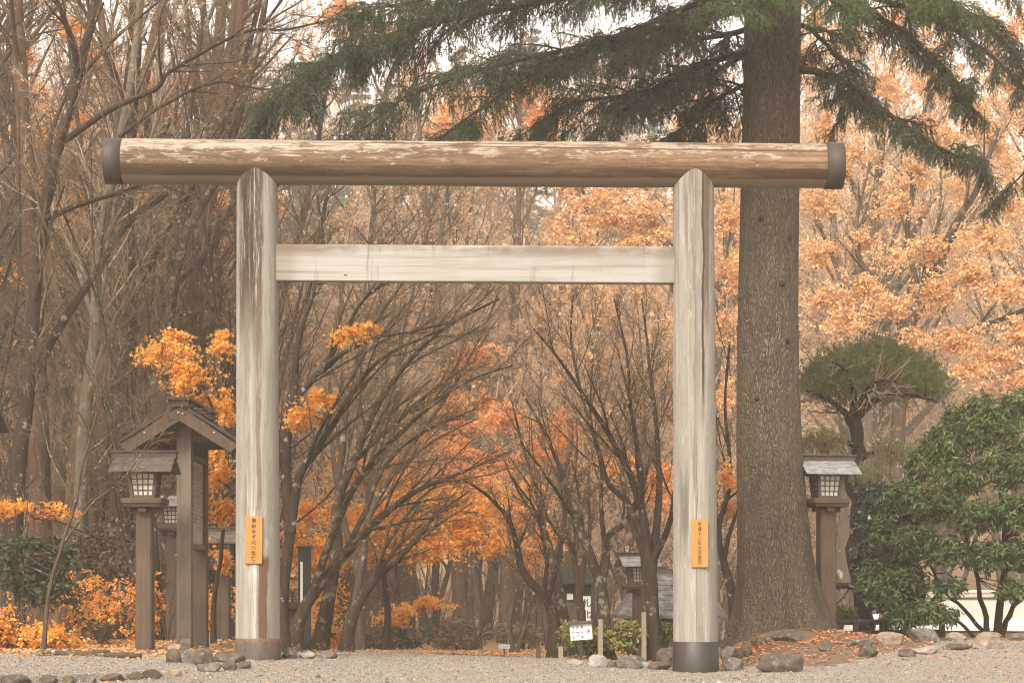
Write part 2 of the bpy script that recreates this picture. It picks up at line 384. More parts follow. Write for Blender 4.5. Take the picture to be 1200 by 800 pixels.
# ---- torii wood
def torii_post_mat(which):
    k = NT('torii_post_wood'); c = k.coord(); x, y, z = k.xyz(c)
    st = k.noise(k.mapping(c, (22, 22, .4)), 1, 9, .74, .25)        # long vertical streaks
    br = k.noise(k.mapping(c, (7, 7, .35)), 1, 5, .6)
    fine = k.noise(k.mapping(c, (110, 110, 2.2)), 1, 3, .6)
    col = k.ramp(st, [(.30, (0.104, 0.0836, 0.0619)), (.42, (0.219, 0.19, 0.157)), (.56, (0.29, 0.258, 0.223)), (.7, (0.368, 0.334, 0.294))])
    col = k.mix(k.ramp(br, [(.46, 0), (.6, .7)]), col, (0.193, 0.181, 0.147))          # greenish grey bands
    bl_ = k.noise(k.mapping(c, (10, 10, 1.6)), 1.4, 8, .72, .5)
    col = k.mix(k.math('MULTIPLY', k.ramp(bl_, [(.55, 0), (.6, 1)]), .5), col, (0.16, 0.138, 0.109))
    col = k.mix(k.math('MULTIPLY', k.ramp(bl_, [(.38, 1), (.43, 0)]), .5), col, (0.372, 0.338, 0.302))
    wob = k.math('ADD', x, k.math('MULTIPLY', k.math('SUBTRACT', k.noise(k.mapping(c, (3, 3, .8)), 1.5, 4), .5), .10))
    rag = k.noise(k.mapping(c, (20, 20, 1.1)), 1.2, 6, .75)
    def stripe(lo, hi, z0, z1, colr, thr, amt, soft=.012, zs=.25):
        nonlocal col
        m = k.math('MULTIPLY', k.win(wob, lo, hi, soft), k.win(z, z0, z1, zs))
        m = k.math('MULTIPLY', m, k.ramp(rag, [(thr - .05, 0), (thr + .05, 1)]))
        m = k.math('MULTIPLY', m, k.math('LESS_THAN', y, .05))
        col = k.mix(k.math('MULTIPLY', m, amt), col, colr)
    if which == 'left':
        stripe(-.20, .09, 3.95, 6.6, (0.0632, 0.0364, 0.0219), .42, .92, .02, .5)
        stripe(-.16, .02, 4.5, 6.6, (0.0298, 0.0189, 0.0121), .45, .85, .02, .5)
        stripe(-.02, .05, 4.1, 6.4, (0.372, 0.327, 0.279), .55, .95)
        stripe(.015, .07, 1.7, 4.6, (0.112, 0.0727, 0.0491), .42, .75)
        stripe(-.13, -.06, 1.6, 4.4, (0.126, 0.113, 0.0868), .5, .7)
        stripe(.05, .15, .2, 1.25, (0.104, 0.048, 0.0257), .28, .95, .008, .05)
        stripe(-.03, .02, .2, 1.9, (0.491, 0.436, 0.393), .5, .7)
    else:
        stripe(.055, .085, 3.2, 6.6, (0.0335, 0.0247, 0.0189), .3, .95, .006, .4)
        stripe(.08, .15, 4.2, 6.6, (0.0967, 0.0617, 0.0378), .4, .85, .012, .5)
        stripe(-.06, -.02, 1.6, 6.6, (0.104, 0.0836, 0.0627), .5, .65)
        stripe(-.2, -.1, 1.5, 2.4, (0.0744, 0.0617, 0.0491), .48, .7, .02, .3)
        stripe(-.16, -.06, 5.0, 6.5, (0.0967, 0.0763, 0.0566), .48, .7, .02, .3)
        stripe(-.015, -.008, .3, 2.9, (0.0595, 0.0436, 0.034), .2, .8, .003, .2)
    col = k.mix(k.math('MULTIPLY', k.ramp(fine, [(.5, 0), (.75, 1)]), .28), col, (0.0967, 0.0763, 0.0604))
    h = k.math('ADD', st, k.math('MULTIPLY', fine, .5))
    return k.bsdf(col, .82, k.bump(h, .35, .006), spec=.25)

def torii_beam_mat():
    k = NT('torii_beam_wood'); c = k.coord(); x, y, z = k.xyz(c)
    st = k.noise(k.mapping(c, (.5, 20, 20)), 1, 7, .7, .25)
    pat = k.noise(k.mapping(c, (2.3, 9, 9)), 1.2, 9, .72, .5)
    fine = k.noise(k.mapping(c, (2, 100, 100)), 1, 3)
    right = k.n('MapRange'); k.set(right.inputs[0], x); right.inputs[1].default_value = -3.5; right.inputs[2].default_value = 3.5
    base = k.ramp(st, [(.3, (0.0422, 0.0242, 0.0136)), (.5, (0.102, 0.0604, 0.0349)), (.7, (0.183, 0.12, 0.0764))])
    baser = k.ramp(st, [(.3, (0.0704, 0.0349, 0.0175)), (.5, (0.162, 0.0886, 0.0453)), (.7, (0.246, 0.157, 0.0907))])
    col = k.mix(right.outputs[0], base, baser)
    # worn pale patches where the old surface has come away, mostly on the upper face
    up = k.n('MapRange'); k.set(up.inputs[0], z); up.inputs[1].default_value = -.14; up.inputs[2].default_value = .2
    thr = k.math('ADD', pat, k.math('MULTIPLY', k.math('SUBTRACT', up.outputs[0], .5), .22))
    thr = k.math('SUBTRACT', thr, k.math('MULTIPLY', right.outputs[0], .05))
    col = k.mix(k.ramp(thr, [(.525, 0), (.56, .85)]), col, k.ramp(st, [(.3, (0.211, 0.157, 0.11)), (.48, (0.296, 0.235, 0.175)), (.66, (0.366, 0.305, 0.239))]))
    pk = k.noise(k.mapping(c, (3.5, 26, 26)), 1.3, 8, .75, .4)
    col = k.mix(k.math('MULTIPLY', k.ramp(pk, [(.54, 0), (.58, 1)]), .6), col, (0.0422, 0.0242, 0.0136))
    col = k.mix(k.math('MULTIPLY', k.ramp(pk, [(.36, 1), (.40, 0)]), .45), col, (0.324, 0.258, 0.194))
    # ragged dark brown band low on the log, paler strip underneath
    nz = k.math('ADD', z, k.math('MULTIPLY', k.math('SUBTRACT', k.noise(k.mapping(c, (.9, 3, 3)), 2, 5, .7), .5), .13))
    dk = k.math('MULTIPLY', k.win(nz, -.20, -.085, .02), k.ramp(k.noise(k.mapping(c, (1.1, 6, 6)), 1, 6, .7), [(.38, .25), (.56, 1)]))
    col = k.mix(k.math('MULTIPLY', dk, .85), col, (0.0493, 0.0268, 0.0149))
    col = k.mix(k.win(z, -.5, -.205, .012), col, (0.19, 0.148, 0.107))
    # long drying cracks
    def crack(z0, slope, x0, x1, w):
        nonlocal col
        zz = k.math('SUBTRACT', z, k.math('ADD', k.math('MULTIPLY', x, slope), z0))
        zz = k.math('ADD', zz, k.math('MULTIPLY', k.math('SUBTRACT', k.noise(k.mapping(c, (1.5, 0, 0)), 1, 4), .5), .03))
        mm = k.math('MULTIPLY', k.win(zz, -w, w, w * .7), k.win(x, x0, x1, .5))
        col = k.mix(k.math('MULTIPLY', mm, .9), col, (0.0422, 0.0235, 0.0129))
    crack(.165, -.010, -.6, 4.4, .009)
    crack(.205, -.004, -1.9, .6, .005)
    crack(-.16, .0, -3.4, -2.4, .006)
    col = k.mix(k.math('MULTIPLY', k.ramp(fine, [(.5, 0), (.75, 1)]), .25), col, (0.106, 0.0671, 0.0388))
    return k.bsdf(col, .72, k.bump(k.math('ADD', st, thr), .35, .008), spec=.3)

def nuki_mat():
    k = NT('torii_tie_beam_wood'); c = k.coord(); x, y, z = k.xyz(c)
    st = k.noise(k.mapping(c, (.45, 10, 16)), 1, 7, .65, .2); br = k.noise(k.mapping(c, (.8, 4, 5)), 1, 5)
    col = k.ramp(st, [(.3, (0.167, 0.147, 0.119)), (.45, (0.284, 0.262, 0.231)), (.7, (0.356, 0.332, 0.304))])
    col = k.mix(k.ramp(br, [(.52, 0), (.66, .5)]), col, (0.213, 0.196, 0.163))
    col = k.mix(k.math('MULTIPLY', k.math('MULTIPLY', k.win(z, .1, .4, .06), k.ramp(k.noise(k.mapping(c, (1.2, 3, 3)), 1, 5), [(.4, 0), (.55, 1)])), .75), col, (0.135, 0.0874, 0.0564))
    dr = k.noise(k.mapping(c, (9, 9, .8)), 1, 6, .7)
    col = k.mix(k.math('MULTIPLY', k.ramp(dr, [(.6, 0), (.7, 1)]), .6), col, (0.0711, 0.0559, 0.0434))
    en = k.math('ABSOLUTE', x)
    col = k.mix(k.math('MULTIPLY', k.win(en, 2.2, 3, .12), .45), col, (0.142, 0.105, 0.0723))
    vo = k.n('TexVoronoi'); k.t.links.new(k.mapping(c, (1.5, 1, 3)), vo.inputs['Vector']); vo.inputs['Scale'].default_value = 1.1
    col = k.mix(k.math('MULTIPLY', k.ramp(vo.outputs['Distance'], [(.03, 1), (.05, 0)]), .85), col, (0.0853, 0.0594, 0.0434))
    return k.bsdf(col, .8, k.bump(st, .3, .006), spec=.25)
k = NT('dark_metal_band'); c = k.coord()
a = k.noise(k.mapping(c, (40, 40, 2)), 1, 5, .7); g = k.noise(c, 3, 5)
k.bsdf(k.mix(k.ramp(g, [(.4, 0), (.7, .5)]), k.ramp(a, [(.3, (0.0262, 0.021, 0.0182)), (.7, (0.0473, 0.0385, 0.0332))]), (0.056, 0.0455, 0.0385)), .5, k.bump(a, .1, .003), .35, .5); M['metal_band'] = k.m
k = NT('rusty_metal_band'); c = k.coord(); x, y, z = k.xyz(c)
a = k.noise(k.mapping(c, (9, 9, 5)), 1.4, 6, .7)
zz = k.math('ADD', z, k.math('MULTIPLY', k.math('SUBTRACT', a, .5), .3))
k.bsdf(k.mix(k.ramp(zz, [(.19, 0), (.27, .8)]), k.ramp(a, [(.3, (0.0527, 0.036, 0.03)), (.7, (0.105, 0.075, 0.06))]), (0.186, 0.078, 0.036)), .7, k.bump(a, .25, .005), .1, .4); M['rust_band'] = k.m
k = NT('beam_cap_metal'); c = k.coord()
a = k.noise(k.mapping(c, (45, 3, 3)), 1, 5, .7)
k.bsdf(k.ramp(a, [(.3, (0.036, 0.027, 0.0228)), (.7, (0.078, 0.06, 0.051))]), k.ramp(a, [(.3, .5), (.7, .7)]), None, .2, .3); M['cap_metal'] = k.m
M['plaque'] = plain_wood('plaque_wood', (.36, .145, .032), (.48, .215, .058), (6, 6, 1.2), .7, .3, .1)

# ================================================================== SETTING
def grid_axis(segs):
    out = []
    for a, b, s in segs: out.append(np.arange(a, b, s))
    return np.concatenate(out + [[segs[-1][1]]])
def terrain(name, xs, ys, mat, dz=0.0, mask=None, extra=None):
    Xg, Yg = np.meshgrid(xs, ys); Z = ground(Xg, Yg) + dz
    if extra is not None: Z = Z + extra(Xg, Yg)
    V = np.stack([Xg, Yg, Z], -1).reshape(-1, 3); nx, ny = len(xs), len(ys)
    i = (np.arange(ny - 1)[:, None] * nx + np.arange(nx - 1)[None]).ravel()
    Fq = np.stack([i, i + 1, i + nx + 1, i + nx], -1)
    if mask is not None:
        c = V[Fq].mean(1); Fq = Fq[mask(c[:, 0], c[:, 1])]
        u, inv = np.unique(Fq.ravel(), return_inverse=True); V = V[u]; Fq = inv.reshape(-1, 4)
    b = Buf(); b.add(V, Fq, 0, True)
    return tag(b.build(name, mat), kind='structure')

k = NT('forest_floor'); c = k.coord()
a = k.noise(c, 2.2, 6, .65); s1 = k.noise(c, 38, 4, .7); s2 = k.noise(k.mapping(c, (1, 1, 1), (7, 3, 0)), 17, 5, .75)
col = k.ramp(s1, [(.32, (.16, .095, .055)), (.5, (.34, .21, .125)), (.68, (.52, .345, .21))])
col = k.mix(k.ramp(s2, [(.5, 0), (.62, .75)]), col, (.46, .29, .16))
col = k.mix(k.ramp(a, [(.45, 0), (.65, .5)]), col, (.26, .18, .12))
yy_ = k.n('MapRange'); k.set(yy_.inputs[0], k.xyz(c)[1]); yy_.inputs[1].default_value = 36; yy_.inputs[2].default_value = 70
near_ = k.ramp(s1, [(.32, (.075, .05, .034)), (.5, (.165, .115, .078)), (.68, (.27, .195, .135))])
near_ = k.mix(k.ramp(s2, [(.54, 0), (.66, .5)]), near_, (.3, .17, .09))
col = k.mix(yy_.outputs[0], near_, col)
k.bsdf(col, .95, k.bump(s1, .8, .03), spec=.15); M['floor'] = k.m
k = NT('gravel'); c = k.coord()
vo = k.n('TexVoronoi'); k.t.links.new(c, vo.inputs['Vector']); vo.inputs['Scale'].default_value = 75
cr = k.ramp(k.xyz(vo.outputs['Color'])[0], [(0, (0.112, 0.092, 0.0742)), (.35, (0.216, 0.184, 0.152)), (.7, (0.304, 0.265, 0.222)), (1, (0.416, 0.372, 0.322))])
big = k.noise(c, .9, 5, .65); mid = k.noise(c, 6, 5, .7)
col = k.mix(k.ramp(big, [(.36, .65), (.58, 0)]), cr, (0.272, 0.199, 0.141))
col = k.mix(k.ramp(mid, [(.55, 0), (.75, .5)]), col, (0.216, 0.165, 0.123))
k.bsdf(col, .95, k.bump(vo.outputs['Distance'], .7, .012), spec=.2); M['gravel'] = k.m

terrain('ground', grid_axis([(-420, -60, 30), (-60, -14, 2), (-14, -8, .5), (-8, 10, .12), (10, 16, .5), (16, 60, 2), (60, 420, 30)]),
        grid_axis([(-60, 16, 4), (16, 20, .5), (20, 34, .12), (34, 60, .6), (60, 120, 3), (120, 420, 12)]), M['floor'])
def edge_n(x, y): return .25 * np.sin(x * 2.3 + y * 1.1) + .14 * np.sin(x * 5.7 - y * 3.3) + .08 * np.sin(x * 13 + y * 9)
def gravel_mask(x, y):
    far = np.interp(x, [-40, -5.6, -4.2, -3.2, -1.5, .4, 1.3, 2.3, 3.6, 4.6, 6, 8, 40],
                       [24.4, 24.4, 25.2, 26.6, 30.5, 29.5, 25.6, 24.9, 24.6, 25.6, 27.6, 28.4, 28.4])
    return y < far + edge_n(x, y)
terrain('gravel_path', grid_axis([(-30, -8, 1), (-8, 9, .08), (9, 30, 1)]), grid_axis([(-40, 16, 4), (16, 19, .3), (19, 32, .08)]), M['gravel'], .008, gravel_mask)
k = NT('pale_paving'); c = k.coord()
a = k.noise(c, 1.3, 6, .6)
k.bsdf(k.ramp(a, [(.3, (.62, .60, .57)), (.7, (.80, .78, .75))]), k.ramp(a, [(.35, .35), (.7, .7)]), None, spec=.5); M['paving'] = k.m
terrain('pavement', grid_axis([(4.6, 26, .5)]), grid_axis([(33, 82, 1)]), M['paving'], .03, lambda x, y: (x / y > .165))

wt = thing('white_wall', 'low white plastered wall beyond the evergreen shrub at the right edge', 'wall', (12.2, 50, gz(12.2, 50)))
wh = HC - (694 - 690) / F * 50 - gz(12.2, 50)
b = Buf(); box(b, -1.9, 6, 0, .2, -.2, wh); b.build('wall_body', M['concrete'], wt)
b = Buf(); box(b, -1.95, 6, -.06, .26, wh + .002, wh + .07); b.build('coping', M['concrete'], wt)
b = Buf(); box(b, -1.9, 6, -.03, -.002, .52, .58); b.build('rail', M['wood_dark'], wt)

# loose gravel stones lying over the path (uncountable)
rng = np.random.default_rng(11)
def pebbles(name, n, xr, yr, size, mask, mats, seed):
    r = np.random.default_rng(seed)
    x = r.uniform(*xr, n); y = yr[0] + (yr[1] - yr[0]) * r.random(n) ** 1.2
    m = mask(x, y); x, y = x[m], y[m]; n = len(x)
    base = np.array([(1, 0, 0), (0, 1, 0), (-1, 0, 0), (0, -1, 0), (0, 0, .7), (0, 0, -.5)], float)
    fc = np.array([(0, 1, 4), (1, 2, 4), (2, 3, 4), (3, 0, 4), (1, 0, 5), (2, 1, 5), (3, 2, 5), (0, 3, 5)])
    s = size * r.lognormal(0, .45, n); a = r.uniform(0, 6.28, n)
    V = base[None] * (1 + r.normal(0, .25, (n, 6, 1)))
    ca, sa = np.cos(a)[:, None], np.sin(a)[:, None]
    V = np.stack([V[..., 0] * ca - V[..., 1] * sa, V[..., 0] * sa + V[..., 1] * ca, V[..., 2]], -1) * s[:, None, None]
    V += np.stack([x, y, ground(x, y) + .01 + .2 * s], -1)[:, None]
    b = Buf(); Fa = (np.arange(n)[:, None, None] * 6 + fc[None]).reshape(-1, 3)
    b.add(V, Fa, 0, True)
    return tag(b.build(name, mats), kind='stuff')
k = NT('gravel_stone'); g = k.n('NewGeometry').outputs['Random Per Island']
k.bsdf(k.ramp(g, [(0, (0.0927, 0.075, 0.0576)), (.3, (0.185, 0.158, 0.126)), (.65, (0.279, 0.244, 0.202)), (1, (0.418, 0.379, 0.328))]), .9, spec=.25); M['stone_bit'] = k.m
tag(pebbles('loose_gravel', 120000, (-7, 7.6), (16.4, 29), .0052, gravel_mask, M['stone_bit'], 3), 'loose pale gravel stones strewn over the path', 'gravel')

def litter(name, label, n, sampler, size, mat, seed, shape='diamond'):
    r = np.random.default_rng(seed); x, y = sampler(r, n)
    pts = np.stack([x, y, ground(x, y) + .018 + r.random(len(x)) * .02], -1)
    b = Buf(); leaves(b, r, pts, size, shape, 0, 1.6, .35, curl=.4)
    return tag(b.build(name, M[mat]), label, 'fallen leaves', kind='stuff')
def s_left(r, n):
    y = r.uniform(22.6, 32, n); px = r.uniform(-60, 340, n) ; x = X(px, y); kx = r.random(n) < np.interp(x, [-7, -5, -3.6, -2.6], [1, .8, .3, .05]) * np.interp(y, [22.6, 24.2, 25], [.12, .35, 1])
    return x[kx], y[kx]
litter('fallen_leaves', 'orange and brown fallen leaves on the ground at the left', 15000, s_left, .055, 'litter', 5)
def s_tree(r, n):
    a = r.uniform(0, 6.28, n); q = np.abs(r.normal(0, 1, n)) * .85 + .45; x = 3.75 + np.cos(a) * q * 1.15; y = 27.6 + np.sin(a) * q * 1.4
    kx = (x > 2.4) & (y > 24.2); return x[kx], y[kx]
litter('fallen_leaves', 'red orange fallen leaves round the foot of the big conifer', 3000, s_tree, .05, 'red_litter', 6)
def s_mid(r, n):
    y = r.uniform(25, 60, n); x = r.uniform(-.12, .13, n) * y; kx = ~gravel_mask(x, y) | (r.random(n) < .04); return x[kx], y[kx]
litter('fallen_leaves', 'brown fallen leaves spread under the bare trees beyond the gate', 16000, s_mid, .06, 'litter', 7)
def s_gravel(r, n):
    y = r.uniform(16.5, 27, n); x = r.uniform(-6, 7, n); kx = gravel_mask(x, y) & (r.random(n) < .25 + .75 * (np.abs(x) > 2.2)); return x[kx], y[kx]
litter('fallen_leaves', 'few stray brown leaves blown over the gravel', 900, s_gravel, .045, 'litter', 9)
def s_right(r, n):
    y = r.uniform(24.4, 33, n); x = r.uniform(4.2, 9, n); kx = r.random(n) < .8; return x[kx], y[kx]
litter('fallen_leaves', 'thin scatter of brown fallen leaves among the stones at the right', 1500, s_right, .045, 'litter', 8)

# ================================================================== TORII
D = 24.0; S = F / D
gate_x, gate_z = 0.0, 0.0
tor = thing('torii_gate', 'big weathered wooden torii gate with two round posts standing on the gravel', 'torii gate', (0, D, 0))
ROT = .0064
def post(px0, px1, base_py, top_py, r0, r1, which):
    x0 = X(px0, D); zb = HC - (base_py - 690) / S; zt = HC - (top_py - 690) / S
    n = 40; t = np.linspace(0, 1, n); zz = t * (zt - zb)
    pts = np.stack([X(px1, D) * t + x0 * (1 - t) - x0, np.zeros(n), zz], -1)
    rr = r0 + (r1 - r0) * np.minimum(t * 1.05, 1)
    b = Buf(); tubes(b, pts, rr, 72)
    o = b.build('post', torii_post_mat(which), tor, (x0, 0, zb))
    if which == 'left': o['label'] = 'left gate post, streaked brown, with a rusty foot'
    else: o['label'] = 'right gate post, pale grey, with a clean dark metal foot'
    h = .26 if which == 'left' else .365
    b = Buf(); e = .004
    tubes(b, [(0, 0, -.15), (0, 0, 0), (0, 0, h - .004), (0, 0, h), (0, 0, h + .001)], [r0 + .006 + e, r0 + .006 + e, r0 + .002 + e, r0 - .002 + e, r0 - .03], 72)
    b.build('base_band', M['rust_band' if which == 'left' else 'metal_band'], o, (0, 0, 0))
    return o, x0, zb, r0, r1
pl = post(302.3, 301.3, 772, 186, .2735, .248, 'left')
pr = post(815.2, 812.3, 786, 190, .2735, .25, 'right')
c0 = P(136, 189.3, D); c1 = P(976, 194.7, D); L = c1[0] - c0[0]; cm = (c0 + c1) / 2
b = Buf(); n = 60; t = np.linspace(-L / 2, L / 2, n)
tubes(b, np.c_[t, np.zeros(n), np.zeros(n)], .2705 + .004 * np.sin(t * 1.3) + .002 * np.sin(t * 4.1), 80, cap=True)
beam = b.build('top_beam', torii_beam_mat(), tor, (cm[0], 0, cm[2])); beam.rotation_euler = (0, ROT, 0)
for sgn in (-1, 1):
    b = Buf(); x1 = sgn * (L / 2 - .10); x2 = sgn * (L / 2 + .118)
    tubes(b, [(x1, 0, 0), (x1 + sgn * .001, 0, 0), (x2 - sgn * .004, 0, 0), (x2, 0, 0)], [.262, .2785, .2785, .275], 80, cap=True)
    b.build('end_cap', M['cap_metal'], beam)
q0 = P(322, 308.5, D); q1 = P(794, 311.5, D); LN = q1[0] - q0[0]; qm = (q0 + q1) / 2
b = Buf(); box(b, -LN / 2, LN / 2, -.085, .085, -.222, .222)
nk = b.build('tie_beam', nuki_mat(), tor, (qm[0], 0, qm[2]), bevel=.012); nk.rotation_euler = (0, ROT, 0)

def text_mesh(name, body, size, mat, parent, loc, rot=(math.pi / 2, 0, 0), vertical=True, pitch=None, bold=.0, align='CENTER'):
    cu = bpy.data.curves.new(name, 'FONT'); cu.body = '\n'.join(body) if vertical else body
    cu.size = size; cu.align_x = align; cu.align_y = 'CENTER'; cu.offset = bold
    if pitch: cu.space_line = pitch / size
    cu.extrude = .0015
    o = bpy.data.objects.new(name, cu); COL.objects.link(o)
    dg = bpy.context.evaluated_depsgraph_get(); dg.update()
    me = bpy.data.meshes.new_from_object(o.evaluated_get(dg)); me.name = name
    bpy.data.objects.remove(o); bpy.data.curves.remove(cu)
    me.materials.clear(); me.materials.append(mat)
    for p in me.polygons: p.material_index = 0
    t = link(name, me, parent, loc); t.rotation_euler = rot
    return t
def plaque(cx, cy, w, h, chars, size, pitch, label, tilt=0):
    c = P(cx, cy, D); r = .2715
    b = Buf(); box(b, -w / 2, w / 2, -.012, .012, -h / 2, h / 2)
    o = b.build('plaque', M['plaque'], tor, (c[0], -r - .008, c[2]), bevel=.003); o['label'] = label; o.rotation_euler = (0, tilt, 0)
    text_mesh('lettering', chars, size, M['ink'], o, (0, -.0135, 0), pitch=pitch, bold=.0006)
    for zz in (-h / 2 + .015, h / 2 - .015):
        b = Buf(); tubes(b, [(0, -.0125, zz), (0, -.0155, zz)], [.005, .004], 8, cap=True); b.build('nail', M['ink'], o)
plaque(301, 633, .205, .57, '奉納ゆず北川悠仁', .058, .065, 'orange wooden plaque lettered by brush on the left post', .01)
plaque(817.3, 637, .205, .575, '平成十八年七月吉日', .055, .0565, 'orange wooden plaque with a brushed date on the right post')

# ================================================================== LANTERNS
def lantern(label, px, d, base_py, ridge_py, rotz, roof='roof_sheet', w=1.0, group='wooden post lanterns', post_w=.225):
    loc = G(px, d); H = HC - (ridge_py - 690) / F * d - loc[2]
    t = thing('post_lantern', label, 'lantern', loc, rotz, group)
    hb = H - .80 * w
    b = Buf(); pw = post_w / 2; ch = .02
    poly = np.array([(-pw, -pw + ch), (-pw + ch, -pw), (pw - ch, -pw), (pw, -pw + ch), (pw, pw - ch), (pw - ch, pw), (-pw + ch, pw), (-pw, pw - ch)])
    V = np.concatenate([np.c_[poly * 1.0, np.full(8, -.15)], np.c_[poly * .93, np.full(8, hb)]])
    i = np.arange(8); j = (i + 1) % 8
    b.add(V, [np.c_[i, j, j + 8, i + 8], np.arange(8, 16)[None]])
    b.build('post', M['wood_brown'], t)
    b = Buf(); box(b, -.19 * w, .19 * w, -.05, .05, hb - .045, hb + .02); box(b, -.052, .052, -.19 * w, .19 * w, hb - .043, hb + .018)
    b.build('bracket', M['wood_dark'], t, bevel=.006)
    tz = hb + .021
    b = Buf(); box(b, -.225 * w, .225 * w, -.225 * w, .225 * w, tz, tz + .045 * w, (1.08, 1.08)); box(b, -.255 * w, .255 * w, -.255 * w, .255 * w, tz + .046 * w, tz + .115 * w)
    b.build('tray', M['wood_brown'], t, bevel=.008)
    bz = tz + .117 * w; bh = .335 * w; a0 = .155 * w; a1 = .185 * w
    lb = Buf()
    for sx in (-1, 1):
        for sy in (-1, 1):     # corner posts, leaning out
            q = .019 * w; A = np.array([sx * (a0 - q), sy * (a0 - q)]); C = np.array([sx * (a1 - q), sy * (a1 - q)])
            V = [(A[0] + u * q, A[1] + v * q, bz) for u, v in ((-1, -1), (1, -1), (1, 1), (-1, 1))] + [(C[0] + u * q, C[1] + v * q, bz + bh) for u, v in ((-1, -1), (1, -1), (1, 1), (-1, 1))]
            lb.add(V, BOXF)
    for sx in (-1, 1):
        for (z0, z1, a) in ((bz + .001, bz + .03 * w, a0), (bz + bh - .028 * w, bz + bh - .001, a1)):
            box(lb, -a + .04 * w, a - .04 * w, sx * (a - .022 * w) - .017 * w, sx * (a - .022 * w) + .017 * w, z0, z1)
            box(lb, sx * (a - .022 * w) - .017 * w, sx * (a - .022 * w) + .017 * w, -a + .04 * w, a - .04 * w, z0, z1)
    lo = lb.build('lamp_box', M['wood_lattice'], t)
    for s in range(4):
        wb = Buf(); x0 = a0 - .037 * w; x1 = a1 - .037 * w; y0 = a0 - .03 * w; y1 = a1 - .03 * w; z0 = bz + .03 * w; z1 = bz + bh - .028 * w
        wb.add([(-x0, -y0, z0), (x0, -y0, z0), (x1, -y1, z1), (-x1, -y1, z1)], np.array([[0, 1, 2, 3]]), 0)
        m = .0065 * w
        for i in range(0, 5):
            f = -1 + 2 * i / 4
            V = [(f * x0 - m, -y0 - .012, z0), (f * x0 + m, -y0 - .012, z0), (f * x0 + m, -y0 - .001, z0), (f * x0 - m, -y0 - .001, z0),
                 (f * x1 - m, -y1 - .012, z1), (f * x1 + m, -y1 - .012, z1), (f * x1 + m, -y1 - .001, z1), (f * x1 - m, -y1 - .001, z1)]
            wb.add(V, BOXF, 1)
            u = i / 4; zz = z0 + (z1 - z0) * u; xx = x0 + (x1 - x0) * u; yy = y0 + (y1 - y0) * u
            box(wb, -xx, xx, -yy - .014, -yy - .003, zz - m, zz + m, mat=1)
        wb.build('window', [M['paper'], M['wood_lattice']], lo, rotz=s * math.pi / 2)
    rz = bz + bh; rw = .39 * w; rd = .33 * w; rh = .19 * w
    rb = Buf()
    for sy in (-1, 1):
        for kx in range(3):       # three overlapping courses on each slope
            u0, u1 = kx / 3, (kx + 1) / 3 + .04
            ya, yb = sy * rd * (1 - u0), sy * rd * (1 - min(u1, 1)); za, zb = rz - .03 * w + rh * u0, rz - .03 * w + rh * min(u1, 1)
            lift = .012 + .008 * kx; e = .004 * kx
            V = [(-rw + e, ya, za + lift), (rw - e, ya, za + lift), (rw - e, yb, zb + lift), (-rw + e, yb, zb + lift),
                 (-rw + e, ya, za + lift + .022), (rw - e, ya, za + lift + .022), (rw - e, yb, zb + lift + .02), (-rw + e, yb, zb + lift + .02)]
            rb.add(V, BOXF)
    ro = rb.build('roof', M[roof], t)
    for sx in (-1, 1):
        b = Buf(); V = []
        for xx in (sx * (rw - .1 * w), sx * (rw - .125 * w)):
            V += [(xx, -rd * .86, rz - .014 * w), (xx, rd * .86, rz - .014 * w), (xx, 0, rz + rh - .03 * w)]
        b.add(V, [np.array([[0, 1, 4, 3], [1, 2, 5, 4], [2, 0, 3, 5]]), np.array([[0, 2, 1], [3, 4, 5]])])
        b.build('gable_board', M['wood_brown'], ro)
    b = Buf(); box(b, -rw - .015, rw + .015, -.05 * w, .05 * w, rz + rh - .03 * w, rz + rh + .05 * w); box(b, -rw - .025, rw + .025, -.07 * w, .07 * w, rz + rh + .051 * w, rz + rh + .075 * w)
    b.build('ridge_cap', M['wood_dark'], ro, bevel=.005)
    return t
lantern('wooden post lantern with a mossy plank roof left of the notice board', 170, 26.0, 762, 522, rad(-1), 'roof_mossy', w=1.05)
lantern('wooden post lantern with a shiny grey roof beside the big conifer', 968, 28.9, 740, 527, rad(11), w=1.08, post_w=.25)
lantern('wooden post lantern with a light roof half hidden behind the notice board', 203, 33, 760, 571, rad(-3), w=.95)
lantern('wooden post lantern between the notice board and the streaked gate post', 262, 31.5, 760, 613, rad(-3), 'roof_mossy', w=.95)
lantern('wooden post lantern cut by the left frame edge, only its eave showing', -60, 16.3, 807, 452, rad(-1), 'roof_mossy', w=1.05)
lantern('small far lantern seen just right of the streaked gate post', 340, 44, 760, 672, rad(-25), w=1.0)
lantern('far wooden lantern behind the bare maple trunks left of the pale gate post', 747, 36, 766, 643, rad(14), w=.95, post_w=.17)

